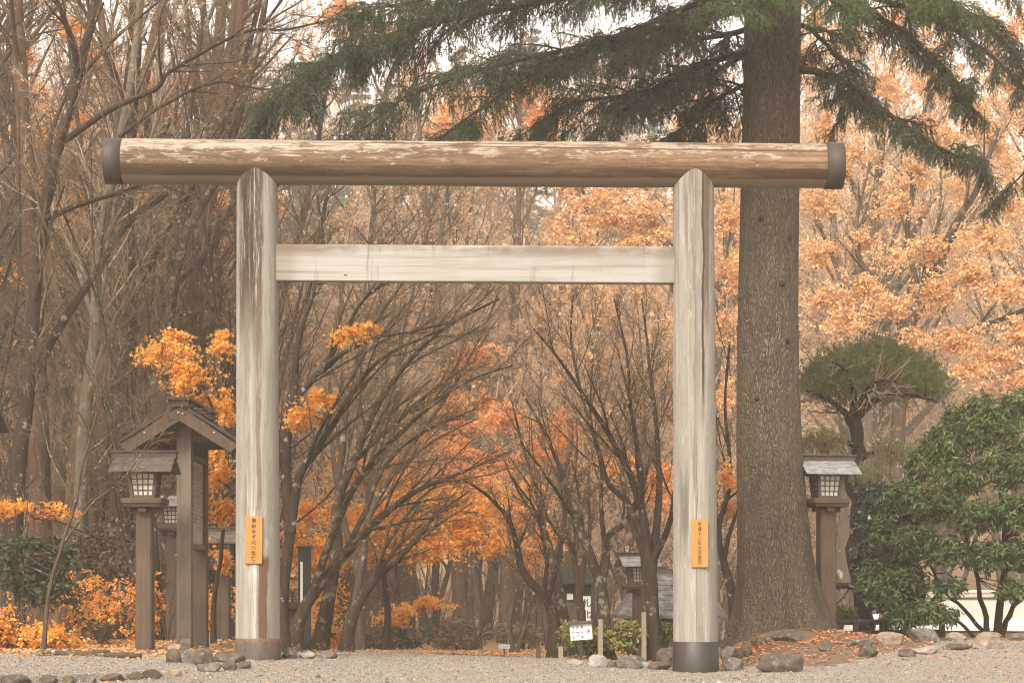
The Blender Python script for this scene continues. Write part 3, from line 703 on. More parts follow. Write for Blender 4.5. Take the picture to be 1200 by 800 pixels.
# ================================================================== NOTICE BOARD with gabled roof
nx = -4.49; nb = thing('roofed_notice_board', 'tall roofed wooden notice board on two posts beside the left gate post', 'notice board', (nx, 27.6, gz(nx, 27.6)))
zb0 = gz(nx, 27.6)
def zz(py, d): return HC - (py - 690) / F * d - zb0
for yy, nm in ((-.6, 0), (.75, 1)):
    b = Buf(); box(b, -.1, .1, yy - .1, yy + .1, -.2, zz(488, 27))
    p = b.build('post', M['wood_grey' if nm == 0 else 'wood_brown'], nb, bevel=.012)
    b = Buf(); box(b, -.106, .106, yy - .106, yy + .106, -.19, .25 if nm else .07); b.build('post_foot', M['wood_dark'], p)
apx = zz(480, 26.6); ev = zz(519, 26.6)
roof = Buf(); hw = .76; y0, y1 = -1.02, 1.15
for s in (-1, 1):
    for kx in range(5):
        u0, u1 = kx / 5, min(1, (kx + 1) / 5 + .03); lf = .004 * kx
        xa, xb = s * hw * (1 - u0), s * hw * (1 - u1); za, zb = ev + (apx - ev) * u0 + lf, ev + (apx - ev) * u1 + lf
        V = [(xa, y0, za), (xa, y1, za), (xb, y1, zb), (xb, y0, zb), (xa, y0, za + .06), (xa, y1, za + .06), (xb, y1, zb + .055), (xb, y0, zb + .055)]
        roof.add(V, BOXF)
ro = roof.build('roof', M['wood_roof'], nb)
for yy in (y0 - .022, y1 + .022):
    for s in (-1, 1):
        b = Buf()
        poly = [(s * (hw + .03), ev - .03), (s * (hw - .07), ev - .13), (0, apx - .15), (0, apx + .05)]
        prism(b, poly, yy - .02 + s * .001, yy + .02 + s * .001)
        bo = b.build('barge_board', M['wood_brown'], ro)
        b = Buf()
        prism(b, [(s * (hw + .05), ev + .045), (s * (hw + .05), ev + .0), (0, apx + .055), (0, apx + .1)], yy - .035 - s * .001, yy + .03)
        b.build('verge_strip', M['wood_roof'], ro)
        if yy < 0:
            for u in ((.06,) if s > 0 else (.02,)) + (.62,):
                b = Buf(); xx = s * hw * u; z_ = apx - (apx - ev) * u - .03
                tubes(b, [(xx, yy - .02, z_), (xx, yy - .034, z_)], [.012, .01], 10, cap=True); b.build('nail', M['nail'], ro)
b = Buf(); box(b, -.13, .13, y0 - .09, y1 + .09, apx + .03, apx + .12, (.9, 1)); box(b, -.16, .16, y0 - .13, y1 + .13, apx + .122, apx + .165)
b.build('ridge_cap', M['wood_roof'], ro, bevel=.008)
bz = zz(517, 27)
for yy in (-.6, .75):
    b = Buf(); box(b, -.62, .62, yy - .065, yy + .065, bz - .02, bz + .13); b.build('cross_beam', M['wood_brown'], nb, bevel=.008)
b = Buf(); box(b, -.05, .05, y0 + .03, y1 - .03, apx - .13, apx - .02)
for s in (-1, 1): box(b, s * .56 - .035, s * .56 + .035, y0 + .03, y1 - .03, bz + .132, bz + .19)
b.build('purlin', M['wood_brown'], nb)
pt, pb = zz(541, 27.6), zz(637, 27.6)
b = Buf(); box(b, .012, .045, -.5, .65, pb, pt); bd = b.build('board', plain_wood('notice_panel', (.33, .28, .225), (.45, .39, .32), (12, 2, 2), .7, .15, .1), nb)
b = Buf()
rr_ = np.random.default_rng(4)
for cxx in np.linspace(-.40, .55, 12):           # columns of small brush strokes
    zc = pt - .08
    while zc > pb + .1 + rr_.random() * .25:
        for q in range(3):
            a, c_ = rr_.normal(0, .012, 2); ln = rr_.uniform(.008, .02)
            if q % 2: box(b, .0455, .0475, cxx + a - ln, cxx + a + ln, zc + c_ - .003, zc + c_ + .003)
            else: box(b, .0458, .0472, cxx + a - .003, cxx + a + .003, zc + c_ - ln, zc + c_ + ln)
        zc -= .055
b.build('lettering', M['ink'], bd)
b = Buf(); box(b, -.04, .085, -.5, .65, pb - .075, pb - .002); b.build('board_rail', M['wood_grey'], nb, bevel=.006)
b = Buf(); box(b, -.05, .09, -.5, .65, pt + .002, pt + .08); b.build('board_rail', M['wood_grey'], nb, bevel=.006)
b = Buf(); box(b, -.03, .01, -.5, .65, pb, pt - .002); b.build('backing', M['wood_brown'], nb)

# ================================================================== SIGNS
def strokes(b, r, cx, cz, s, y):
    for q in range(5):
        a, c_ = r.normal(0, s * .25, 2); ln = s * r.uniform(.2, .42)
        if q % 2: box(b, cx + a - ln, cx + a + ln, y - .003, y, cz + c_ - s * .05, cz + c_ + s * .05)
        else: box(b, cx + a - s * .05, cx + a + s * .05, y - .0035, y, cz + c_ - ln, cz + c_ + ln)
d = 27.0; g = G(681, d); sg = thing('direction_sign', 'small white direction sign with an arrow under a dark little roof', 'sign', g, 0)
cz = HC - (740 - 690) / F * d - g[2]; s_ = F / d
b = Buf(); box(b, -.018, .018, .02, .05, -.1, cz); b.build('stake', M['black_wood'], sg)
b = Buf(); box(b, -12.8 / s_, 12.8 / s_, -.012, .012, -9.3 / s_, 9.3 / s_); bd = b.build('board', M['white_paint'], sg, (0, 0, cz), bevel=.003); bd.rotation_euler = (0, rad(-4), 0)
b = Buf(); r = np.random.default_rng(2)
for ri, zc in enumerate((.068, .0, -.068)):
    for ci in range(3): strokes(b, r, -.105 + ci * .06, zc, .044, -.013)
box(b, .055, .118, -.0165, -.013, .006, .014)
for sgn in (-1, 1):
    Mx = Matrix.Translation((.118, -.0148, .01)) @ Matrix.Rotation(sgn * rad(38), 4, 'Y')
    box(b, -.055, .003, -.0015 - .0004 * sgn, .0015, -.0045, .0045, M=Mx)
b.build('lettering', M['ink'], bd)
b = Buf(); box(b, -.172, .172, -.06, .05, .112, .132); box(b, -.168, .168, -.05, .04, .133, .15, (1, .6)); b.build('cover_roof', M['wood_dark'], bd)

d = 33; g = G(591, d); t = thing('small_sign', 'tiny white sign on a short stake far down the path', 'sign', g)
cz = HC - (757 - 690) / F * d - g[2]
b = Buf(); box(b, -.015, .015, .011, .035, -.1, cz); b.build('stake', M['wood_dark'], t)
b = Buf(); box(b, -.095, .095, -.01, .01, cz - .035, cz + .035); b.build('board', M['white_paint'], t)
b = Buf(); r = np.random.default_rng(8)
for ci in range(4): strokes(b, r, -.06 + .04 * ci, cz, .03, -.0105)
b.build('lettering', M['ink'], t)

d = 29.0; g = G(357, d); t = thing('black_signpost', 'tall black wooden sign pillar with a white stripe among the leaning trunks', 'sign pillar', g, rad(8))
h = HC - (642 - 690) / F * d - g[2]
b = Buf(); box(b, -.095, .095, -.06, .06, -.1, h); box(b, -.12, .12, -.085, .085, h + .001, h + .04, (.9, .9)); b.build('board', M['black_wood'], t, bevel=.008)
b = Buf(); box(b, -.065, -.03, -.0635, -.0605, .55, h - .2); box(b, -.06, -.04, -.0635, -.0605, .1, .42); b.build('lettering', M['white_paint'], t)

# dark booth with hanging white signs, far right of centre
d = 38.0; g = G(676, d); t = thing('sign_booth', 'small dark wooden booth hung with white lettered signs behind the maple trunks', 'booth', g, rad(-6))
def hz(py): return HC - (py - 690) / F * d - g[2]
def wx(px): return X(px, d) - g[0]
b = Buf(); box(b, wx(652), wx(694), -.3, .9, -.2, hz(684)); b.build('wall', M['wood_dark'], t)
b = Buf(); prism(b, [(wx(645), hz(684)), (wx(697), hz(684)), (wx(692), hz(664)), (wx(656), hz(662))], -.6, 1.2); b.build('roof', M['wood_roof'], t)
b = Buf(); box(b, wx(684), wx(693.5), -.36, -.32, hz(728), hz(698)); sb = b.build('hanging_sign', M['white_paint'], t); sb['label'] = 'tall white hanging sign with black characters'
text_mesh('lettering', '札北', .17, M['ink'], sb, (wx(689), -.3625, (hz(728) + hz(698)) / 2), pitch=.22, bold=.003)
b = Buf(); box(b, wx(666), wx(673), -.36, -.32, hz(702), hz(695)); b.build('hanging_sign', M['white_paint'], t)

# little building with shingled hipped roof
d = 41.0; g = G(790, d); t = thing('shingled_hut', 'low hut with a grey shingled roof behind the pale gate post', 'hut', g, 0)
ex0, ex1, rx0, rx1 = wx(719), wx(846), wx(757), wx(815); ez = hz(723); rz_ = hz(672); dep = 2.2
b = Buf(); n = 9
for kx in range(n):
    u0, u1 = kx / n, (kx + 1) / n + .02; lf = .055
    A = lambda u, o: [(ex0 + (rx0 - ex0) * u, -dep / 2 + dep / 2 * u * .98, ez + (rz_ - ez) * u + o), (ex1 + (rx1 - ex1) * u, -dep / 2 + dep / 2 * u * .98, ez + (rz_ - ez) * u + o),
                      (ex1 + (rx1 - ex1) * u, dep / 2 - dep / 2 * u * .98, ez + (rz_ - ez) * u + o), (ex0 + (rx0 - ex0) * u, dep / 2 - dep / 2 * u * .98, ez + (rz_ - ez) * u + o)]
    V = A(u0, 0) + A(u1, 0) + A(u0, lf) + A(u1, lf)
    b.add(V, np.array([[0, 1, 9, 8], [1, 2, 10, 9], [2, 3, 11, 10], [3, 0, 8, 11], [8, 9, 13, 12], [9, 10, 14, 13], [10, 11, 15, 14], [11, 8, 12, 15]]))
k = NT('shingle'); c = k.coord()
vo = k.n('TexBrick'); k.t.links.new(k.mapping(k.n('TexCoord').outputs['Object'], (3.2, 1, 7)), vo.inputs['Vector'])
a = k.noise(c, 6, 6, .7)
k.bsdf(k.ramp(a, [(.35, (0.0375, 0.0345, 0.03)), (.52, (0.0938, 0.0885, 0.0795)), (.72, (0.195, 0.188, 0.173))]), .9, k.bump(a, .6, .02)); M['shingle'] = k.m
ro = b.build('roof', M['shingle'], t)
b = Buf(); box(b, rx0 - .1, rx1 + .1, -.09, .09, rz_ - .01, rz_ + .09); b.build('ridge_cap', M['wood_dark'], ro)
b = Buf(); box(b, ex0 + .35, ex1 - .35, -dep / 2 + .3, dep / 2 - .3, -.5, ez + .02); b.build('wall', M['wood_brown'], t)
for pxx in (745, 775, 805, 828):
    b = Buf(); box(b, wx(pxx) - .05, wx(pxx) + .05, -dep / 2 + .22, -dep / 2 + .297, -.5, ez + .02); b.build('pillar', M['wood_dark'], t)

# stakes by the path
for px, d, top, nm in ((703.5, 26.5, 725, 'pale upright stake beside the white direction sign'), (657, 26.6, 757, 'short pale stake at the foot of a maple'), (754.5, 27.2, 717, 'pale stake leaning on the forked maple near the gate'), (631, 27.5, 757, 'short dark stake on the leafy verge')):
    g = G(px, d); h = HC - (top - 690) / F * d - g[2]
    b = Buf(); box(b, -.03, .03, -.03, .03, -.1, h, (.9, .9)); o = b.build('stake', M['wood_dark' if 'dark' in nm else 'wood_stake'], None, g, .3, bevel=.006); tag(o, nm, 'stake', 'stakes along the path')

# low rail fence on the right
d = 30.2; g0 = G(1040, d); t = thing('low_rail_fence', 'low dark bamboo rail fence behind the stones under the evergreens', 'fence', g0)
def fx(px): return X(px, d) - g0[0]
zr_ = HC - (728 - 690) / F * d - g0[2]
for nm, z_, r_ in (('rail', zr_, .045), ('rail', zr_ - .16, .035)):
    n = 14; tt = np.linspace(fx(970), fx(1106), n); b = Buf(); tubes(b, np.c_[tt, np.zeros(n), z_ + .01 * np.sin(tt * 3)], np.where(np.arange(n) % 3 == 1, r_ * 1.08, r_), 10, cap=True); b.build('rail', M['wood_dark'], t)
for px in (984, 1003, 1034, 1062, 1104):
    b = Buf(); z_ = gz(X(px, d), d) - g0[2]; tubes(b, [(fx(px), .0, z_ - .15), (fx(px), .005, zr_ + .05)], [.05, .048], 10, cap=True); b.build('fence_post', M['wood_dark'], t)

# logs lying at the left
for (pa, pb_, d, r_, lab) in (((45, 778), (165, 777), 23.4, .035, 'long thin log lying on gravel at the left'), ((60, 771), (128, 773), 24.4, .028, 'short thin log lying among orange leaves at the left')):
    a = G(pa[0], d, r_); c_ = G(pb_[0], d - .25, r_); n = 12; tt = np.linspace(0, 1, n)[:, None]; pts = (a * (1 - tt) + c_ * tt) - a; pts[:, 2] += .008 * np.sin(tt[:, 0] * 9)
    b = Buf(); tubes(b, pts, r_ * (1 + .1 * np.sin(np.arange(n) * 1.7)), 10, cap=True); tag(b.build('log', M['bark_mid'], None, a), lab, 'log', 'logs on the gravel')

# ================================================================== ROCKS
def rock(label, px, d, w, h, dp, mat, seed, rotz=None, group=None, sink=.2):
    r = np.random.default_rng(seed); bm = bmesh.new(); bmesh.ops.create_icosphere(bm, subdivisions=4, radius=1)
    V = np.array([v.co[:] for v in bm.verts])
    for i in range(11):
        n_ = nrm(r.normal(0, 1, 3) * np.array([1, 1, .8])); o_ = r.uniform(.55, .85); q = V @ n_ - o_; V = V - np.maximum(q, 0)[:, None] * n_ * .93
    off = r.uniform(0, 50, 3)
    nv = np.array([mnoise.fractal(Vector(v * 1.6 + off), .8, 2.1, 4) for v in V])
    V = V * (1 + .09 * nv)[:, None]
    V /= np.abs(V).max(0)
    V *= np.array([w / 2, dp / 2, h * .5 * (1 + sink)]); V[:, 2] += h * .5 * (1 - sink)
    Fs = np.array([[v.index for v in f.verts] for f in bm.faces]); bm.free()
    b = Buf(); b.add(V, Fs, 0, True); g = G(px, d)
    o = b.build('rock', M[mat], None, g, r.uniform(-.4, .4) if rotz is None else rotz)
    return tag(o, label, 'rock', group)
def rk(label, x0, x1, ytop, ybot, mat, group=None, dp=.8):
    px = (x0 + x1) / 2; ds = np.linspace(16.5, 31.5, 400); ys = 690 + (HC - ground(X(px, ds), ds)) * F / ds
    d = float(ds[np.argmin(np.abs(ys - ybot))]); w = (x1 - x0) / F * d; d += w * dp * .35; g = gz(X(px, d), d); h = max(.06, HC - (ytop - 690) / F * d - g)
    rock(label, px, d, w, h, w * dp, mat, abs(int(x0 * 7 + x1)), group=group)
R1, R2, R3, R4, R5, R6 = 'rock_brown', 'rock_grey', 'rock_tan', 'rock_pale', 'moss_rock', None
ga = 'rocks beside the left gate post'
for a in (('brown rock at the left end of the pile by the left post', 191, 214, 759, 777, R1), ('rounded grey brown rock second from the left in the pile', 211, 233, 758, 778, R2), ('humped brown rock in the middle of the pile', 226, 255, 759, 781, R1),
  ('long dark brown rock against the left post', 249, 295, 762, 777, R1, .5), ('grey cracked rock in front of the pile', 229, 261, 775, 788, R2), ('small brown rock at the front right of the pile', 257, 278, 772, 786, R1), ('small dark rock at the right end of the pile', 276, 296, 773, 784, R1),
  ('light tan stone behind the pile at the notice board', 196, 214, 752, 764, R3), ('upright little rock at the foot of the notice board', 209, 225, 748, 762, R2)): rk(*a[:6], ga, *a[6:])
gb = 'edging stones at the bottom left'
for a in (('wide grey edging stone in the bottom left corner', -6, 38, 788, 803, R2), ('brown edging stone second from the left corner', 43, 69, 789, 802, R1), ('small mossy edging stone third from the left corner', 71, 90, 791, 801, R5), ('grey edging stone in the middle of the left row', 87, 114, 788, 800, R2),
  ('flat brown edging stone in the left row', 117, 147, 787, 799, R1), ('dark mossy edging stone near the right end of the left row', 147, 168, 786, 797, R5), ('humped brown edging stone ending the left row', 165, 194, 783, 796, R1), ('small tan stone just beyond the left edging row', 194, 217, 783, 793, R3)): rk(*a[:6], gb, .7)
gc = 'rocks at the foot of the leaning maples'
for a in (('rough grey rock directly right of the left post', 328, 348, 757, 772, R2), ('low pale rock under the black sign pillar', 350, 371, 763, 772, R4), ('low grey rock farthest right at the leaning maples', 374, 398, 763, 772, R2)): rk(*a[:6], gc)
gd = 'rocks left of the pale gate post'
for a in (('pale rock at the left of the row before the yellow shrubs', 686, 713, 766, 782, R4), ('flat dark rock in the row before the yellow shrubs', 720, 764, 764, 784, R2, .6), ('white flat rock lying in front of the row', 741, 764, 773, 784, R4), ('grey rock behind the white flat rock', 751, 782, 756, 774, R2),
  ('tall dark rock touching the pale gate post', 768, 796, 757, 777, R1), ('low dark rock at the front by the pale gate post', 760, 790, 774, 785, R1), ('brown round rock among the yellow shrubs', 744, 765, 751, 768, R1), ('small grey rock at the path edge', 708, 726, 773, 782, R2), ('little pale stone nearest the direction sign', 664, 684, 771, 779, R4)): rk(*a[:6], gd, *a[6:])
ge = 'rocks round the big conifer'
for a in (('long flat brown rock in front of the big conifer', 877, 948, 764, 788, R1, .5), ('rough grey rock just right of the pale gate post', 846, 873, 767, 786, R2), ('flat rock behind the rough grey one at the conifer foot', 841, 866, 756, 774, R2), ('dark brown rock in the red leaves', 863, 885, 757, 770, R5), ('mossy hump at the foot of the big conifer', 902, 949, 739, 752, R5, .5),
  ('small mossy rock at the left foot of the big conifer', 878, 900, 746, 756, R5), ('pale flat stone behind the gate post at the conifer', 842, 858, 737, 751, R4), ('small dark rock right of the conifer roots', 957, 976, 748, 763, R5), ('pointed little rock in the red leaves', 1004, 1029, 754, 771, R1)): rk(*a[:6], ge, *a[6:])
gf = 'stones along the rail fence'
for a in (('squared tan stone in front of the rail fence', 1024, 1062, 738, 755, R3), ('long grey stone leaning by the rail fence', 1063, 1104, 735, 752, R2, .6), ('flat grey slab left of the squared tan stone', 992, 1026, 747, 758, R2), ('low tan stone beyond the end of the rail fence', 1104, 1134, 740, 750, R3), ('angular tan boulder on the gravel at the right', 1138, 1177, 741, 761, R3),
  ('low brown stone left of the angular boulder', 1102, 1142, 753, 762, R1, .5), ('pale flat stone alone on the gravel', 1072, 1102, 756, 767, R4), ('long low kerb stone behind the angular boulder', 1146, 1178, 738, 749, R3, .5), ('grey kerb stone at the right edge', 1175, 1216, 740, 750, R2, .5), ('small reddish stone between the slab and the pale flat stone', 1048, 1074, 759, 770, R1)): rk(*a[:6], gf, *a[6:])

# ================================================================== TREES
def hero_tree(name, label, cat, stems, levels, seed, wood, twig, pads=(), leaf=None, leafsize=.07, leafshape='diamond', group=None, wig=.02, stray=0, nres=26, sides=9, padtwigs=26, padleaf=26):
    """stems: list of (list of (px,py,depth), r0, r1); first point of first stem = base."""
    r = np.random.default_rng(seed)
    p0 = stems[0][0][0]; base = G(p0[0], p0[2])
    Ps, Rs = [], []
    for pts, r0, r1 in stems:
        q = np.array([P(*p) for p in pts]) - base
        if pts is stems[0][0] or pts[0][1] > 730:
            q[0] = G(pts[0][0], pts[0][2]) - base; q[0][2] -= .12
        c = catmull(q, nres); c[1:-1] += np.cumsum(r.normal(0, wig * .35, (nres - 2, 3)), 0) * np.sin(np.linspace(0, math.pi, nres - 2))[:, None]
        t = np.linspace(0, 1, nres); rr = r0 + (r1 - r0) * t ** .8
        if pts[0][1] > 730: rr = rr * (1 + .55 * np.exp(-t * 22))
        Ps.append(c); Rs.append(rr)
    Pt, R = np.array(Ps), np.array(Rs)
    root = thing(name, label, cat, base, 0, group)
    tb = Buf(); tubes(tb, Pt, R, sides)
    cb = Buf(); cur = [(Pt, R)]; last = Pt
    for li, lv in enumerate(levels):
        lv = dict(lv); S_ = lv.pop('S', 4)
        cP, cR = children(r, *cur[-1], **lv); cur.append((cP, cR)); last = cP
        tubes(tb if li == 0 else cb, cP, cR, 6 if li == 0 else (4 if li == 1 else 3))
    # leaf pads: layered sprays reached by a branch from the nearest stem
    allp = np.concatenate([Pt.reshape(-1, 3)] + ([cur[1][0].reshape(-1, 3)] if len(cur) > 1 else []))
    allr = np.concatenate([R.reshape(-1)] + ([cur[1][1].reshape(-1)] if len(cur) > 1 else []))
    lp = []
    for (px, py, d, rx, rz, dens) in pads:
        c = P(px, py, d) - base; rx_, rz_ = rx / F * d, rz / F * d
        i = np.argmin(np.linalg.norm((allp - c) * np.array([1, .6, 1.2]), axis=1)); a = allp[i]
        ax = c - a; la = np.linalg.norm(ax); m = (a + c) / 2 + np.array([0, 0, .12 * la])
        br = catmull([a, m, c], 9); br[1:-1] += r.normal(0, .015 * la, (7, 3))
        tubes(cb, br, np.linspace(max(.007, min(allr[i] * .6, .03)), .005, 9), 4)
        k_ = max(4, int(padtwigs * dens)); ang = r.uniform(0, 6.28, k_); rr = np.abs(r.normal(0, .62, k_))
        end = c + np.stack([np.cos(ang) * rr * rx_ * 1.25, np.sin(ang) * rr * rx_ * .8, r.normal(0, .75, k_) * rz_ - .3 * rz_ * rr], -1)
        st = br[r.integers(4, 9, k_)]; mid = (st + end) / 2 + np.array([0, 0, .1]) * np.linalg.norm(end - st, axis=1)[:, None]
        u = np.linspace(0, 1, 5)[None, :, None]
        tw = (1 - u) ** 2 * st[:, None] + 2 * u * (1 - u) * mid[:, None] + u ** 2 * end[:, None]
        tubes(cb, tw, np.tile(np.linspace(.005, .0025, 5), (k_, 1)), 3)
        sP, sR = children(r, tw, np.full((k_, 5), .004), 5, .3, 1, (30, 65), .4, 4, -.03, .15, rmin=.0025)
        tubes(cb, sP, sR, 3)
        n_ = int(len(sP) * padleaf / 5 * 1.25)
        q = sP[r.integers(0, len(sP), n_), r.integers(1, 4, n_)] + r.normal(0, .05, (n_, 3)) * np.array([1, 1, .6])
        lp.append(q)
    if stray:
        f = last.reshape(-1, 3); lp.append(f[r.integers(0, len(f), stray)] + r.normal(0, .02, (stray, 3)))
    tb.build('trunk', M[wood], root)
    if lp: leaves(cb, r, np.concatenate(lp), leafsize, leafshape, 1, .55, .75)
    if cb.n: cb.build('crown', [M[twig], M[leaf]] if lp else [M[twig]], root)
    return root

LV = lambda a=7, b=6, c=5, e=4, L=.4, lean=(0, 0, 0), up=.05, t0=.35: [
    dict(n=a, t0=t0, t1=.98, ang=(16, 40), length=L, M=8, up=up, wig=.06, rf=.5, rmin=.007, lean=lean),
    dict(n=b + 1, t0=.15, t1=1, ang=(18, 46), length=.58, M=7, up=up, wig=.08, rf=.52, rmin=.0045, lean=lean),
    dict(n=c + 1, t0=.12, t1=1, ang=(20, 50), length=.6, M=6, up=up * .8, wig=.11, rf=.6, rmin=.003),
    dict(n=e + 1, t0=.1, t1=1, ang=(22, 55), length=.65, M=4, up=.02, wig=.13, rf=.7, rmin=.0022)]

# ---- leaning maples left of the path
hero_tree('maple_tree', 'dark maple arching low to the right over the path, beside the black sign pillar', 'tree',
    [([(341, 765, 28.5), (352, 722, 28.5), (366, 698, 28.5), (400, 655, 28.4), (435, 615, 28.2), (465, 590, 28), (495, 570, 27.8), (535, 555, 27.6), (600, 528, 27.2)], .115, .014),
     ([(400, 655, 28.4), (428, 600, 28.7), (452, 548, 29), (500, 505, 29.3), (560, 478, 29.5)], .055, .01),
     ([(366, 698, 28.5), (388, 630, 28.2), (420, 560, 27.8), (470, 505, 27.4), (540, 450, 27), (600, 428, 26.8)], .07, .01)], LV(9, 6, 5, 4, .34, (.05, 0, 0), .01), 21, 'bark_lichen', 'twig_mid', stray=200, leaf='golden', leafsize=.05)
hero_tree('maple_tree', 'lichen spotted maple with a straight lower trunk just right of the black sign pillar', 'tree',
    [([(372, 766, 30), (385, 700, 30), (395, 640, 30), (396, 590, 30), (415, 540, 30), (440, 480, 29.8), (478, 425, 29.6), (530, 380, 29.3), (585, 350, 29)], .125, .014),
     ([(396, 590, 30), (400, 530, 30.3), (408, 460, 30.6), (430, 390, 31), (470, 330, 31.4), (500, 280, 31.6)], .07, .011),
     ([(415, 540, 30), (455, 500, 29.5), (505, 455, 29), (560, 420, 28.6)], .05, .01)], LV(9, 6, 5, 4, .36, (.05, 0, 0), .02), 22, 'bark_lichen', 'twig_mid', stray=260, leaf='golden', leafsize=.05)
hero_tree('maple_tree', 'dark twin stemmed maple rising along the right edge of the streaked gate post', 'tree',
    [([(331, 766, 27), (331, 700, 27), (340, 625, 27), (350, 565, 27), (370, 530, 27), (390, 500, 26.9), (420, 450, 26.7), (455, 415, 26.5), (520, 385, 26.2)], .10, .013),
     ([(340, 625, 27), (335, 540, 27.2), (345, 470, 27.4), (375, 430, 27.5), (400, 395, 27.6), (425, 350, 27.8), (480, 310, 28)], .085, .012),
     ([(345, 470, 27.4), (347, 400, 27.5), (365, 340, 27.7), (378, 285, 28), (372, 230, 28.2)], .06, .012),
     ([(375, 430, 27.5), (420, 405, 27.3), (470, 392, 27), (530, 378, 26.6)], .04, .01)], LV(8, 6, 5, 4, .36, (.045, 0, .01), .02), 23, 'bark_dark', 'twig_mid',
    pads=[(405, 392, 26.8, 24, 10, .5), (352, 484, 26.6, 26, 12, .8), (378, 466, 26.6, 24, 10, .7), (345, 494, 26.8, 22, 8, .6), (428, 384, 26.6, 12, 6, .3)], leaf='yellow_orange', leafsize=.085, leafshape='star', padleaf=14)
hero_tree('maple_tree', 'dark maple leaning right with a low fork, right of the lichen spotted trunk', 'tree',
    [([(404, 768, 31), (413, 722, 31), (438, 680, 31), (468, 652, 31), (508, 606, 31), (550, 575, 31)], .13, .014),
     ([(413, 722, 31), (425, 660, 31.3), (432, 610, 31.5), (455, 560, 31.8), (500, 520, 32), (560, 490, 32)], .075, .012),
     ([(438, 680, 31), (452, 640, 30.6), (490, 590, 30.2), (520, 560, 30)], .05, .012)], LV(8, 6, 5, 4, .4, (.04, 0, 0), .02), 24, 'bark_mid', 'twig_mid', stray=260, leaf='golden', leafsize=.05)
hero_tree('maple_tree', 'slender grey maple with many rising stems behind the leaning dark maples', 'tree',
    [([(420, 768, 36), (424, 690, 36), (428, 610, 36), (440, 520, 36), (468, 430, 36), (500, 350, 36)], .10, .014),
     ([(424, 690, 36), (400, 600, 36.5), (385, 500, 37), (390, 400, 37.5), (410, 300, 38)], .08, .013),
     ([(428, 610, 36), (470, 540, 35.6), (520, 470, 35), (560, 400, 34.6), (590, 330, 34.4)], .06, .012)], LV(9, 7, 5, 4, .4, (.02, 0, 0), .05), 25, 'bark_mid', 'twig_grey', stray=260, leaf='golden', leafsize=.05)

# ---- orange maples in the middle
hero_tree('orange_maple', 'bright orange maple with layered sprays under the arching bare branches', 'tree',
    [([(452, 768, 39), (455, 710, 39), (450, 650, 39), (462, 610, 39), (480, 585, 39)], .09, .02), ([(450, 650, 39), (420, 625, 39), (398, 640, 39)], .05, .012), ([(462, 610, 39), (505, 600, 39), (560, 600, 38.5)], .045, .012)],
    LV(5, 4, 3, 3, .35), 31, 'bark_dark', 'twig_mid',
    pads=[(455, 600, 38, 50, 13, 2.2), (480, 625, 37.6, 45, 12, 2.2), (430, 625, 38, 45, 13, 2), (500, 648, 37.2, 28, 8, 1.2), (455, 648, 38, 36, 9, 1.3), (410, 645, 38.5, 30, 12, 1.4), (378, 660, 38, 26, 30, 2.2), (372, 710, 38, 18, 24, 1.4), (345, 640, 38, 18, 24, 1.4), (400, 600, 38.5, 30, 14, 1.2),
          (520, 585, 39.5, 40, 12, 1.6), (560, 600, 39, 34, 11, 1.5), (548, 632, 38.5, 28, 10, 1.2), (575, 640, 38.6, 18, 9, .8), (430, 560, 40, 34, 12, 1), (395, 545, 40, 26, 12, .8), (470, 570, 40, 34, 12, 1), (360, 600, 39, 22, 14, .9), (540, 610, 38.6, 34, 12, 1.2)], leaf='yellow_orange', leafsize=.085, leafshape='star', padtwigs=34, padleaf=34)
hero_tree('orange_maple', 'orange red maple glowing in the mist at the middle of the path', 'tree',
    [([(560, 766, 50), (558, 700, 50), (552, 640, 50), (560, 580, 50), (575, 520, 50)], .11, .03), ([(552, 640, 50), (520, 590, 50), (500, 560, 50)], .06, .02), ([(560, 600, 50), (600, 570, 50), (630, 550, 50)], .06, .02)],
    LV(6, 5, 4, 3, .35), 32, 'bark_mid', 'twig_mid',
    pads=[(540, 560, 49, 45, 14, 1.8), (500, 575, 49, 40, 14, 1.5), (575, 575, 49, 45, 16, 2), (610, 600, 48, 34, 14, 1.6), (580, 540, 50, 40, 14, 1.5), (605, 620, 48, 24, 12, 1), (540, 530, 50, 34, 12, 1), (625, 575, 49, 26, 12, 1), (590, 490, 50, 36, 14, 1), (470, 545, 50, 36, 13, 1), (520, 470, 51, 30, 12, .7)], leaf='orange_red', leafsize=.1, leafshape='star', padtwigs=34, padleaf=34)
hero_tree('orange_maple', 'orange maple crown behind the fanning bare stems left of the pale gate post', 'tree',
    [([(668, 766, 42), (668, 700, 42), (662, 620, 42), (660, 560, 42), (665, 500, 42)], .1, .03), ([(662, 620, 42), (700, 570, 42), (740, 540, 42)], .06, .02)],
    LV(6, 5, 4, 3, .35), 33, 'bark_mid', 'twig_mid',
    pads=[(655, 505, 41, 42, 20, 1.7), (635, 530, 41, 30, 14, 1), (725, 545, 41, 34, 14, 1), (775, 565, 41, 26, 26, 1.6), (635, 640, 40, 26, 14, 1), (615, 665, 40, 14, 10, .5)], leaf='orange_red', leafsize=.09, leafshape='star', padtwigs=32, padleaf=32)
hero_tree('orange_maple', 'small low branch of flat orange leaves in front of the hazy dark trunks', 'tree',
    [([(470, 768, 43), (468, 720, 43), (466, 660, 43), (466, 600, 43)], .05, .012)], LV(5, 4, 3, 3, .3), 34, 'bark_dark', 'twig_mid',
    pads=[(455, 728, 42, 16, 4, .6), (475, 716, 42, 18, 4, .6), (505, 708, 42, 20, 4, .8)], leaf='orange', leafsize=.1, leafshape='star')
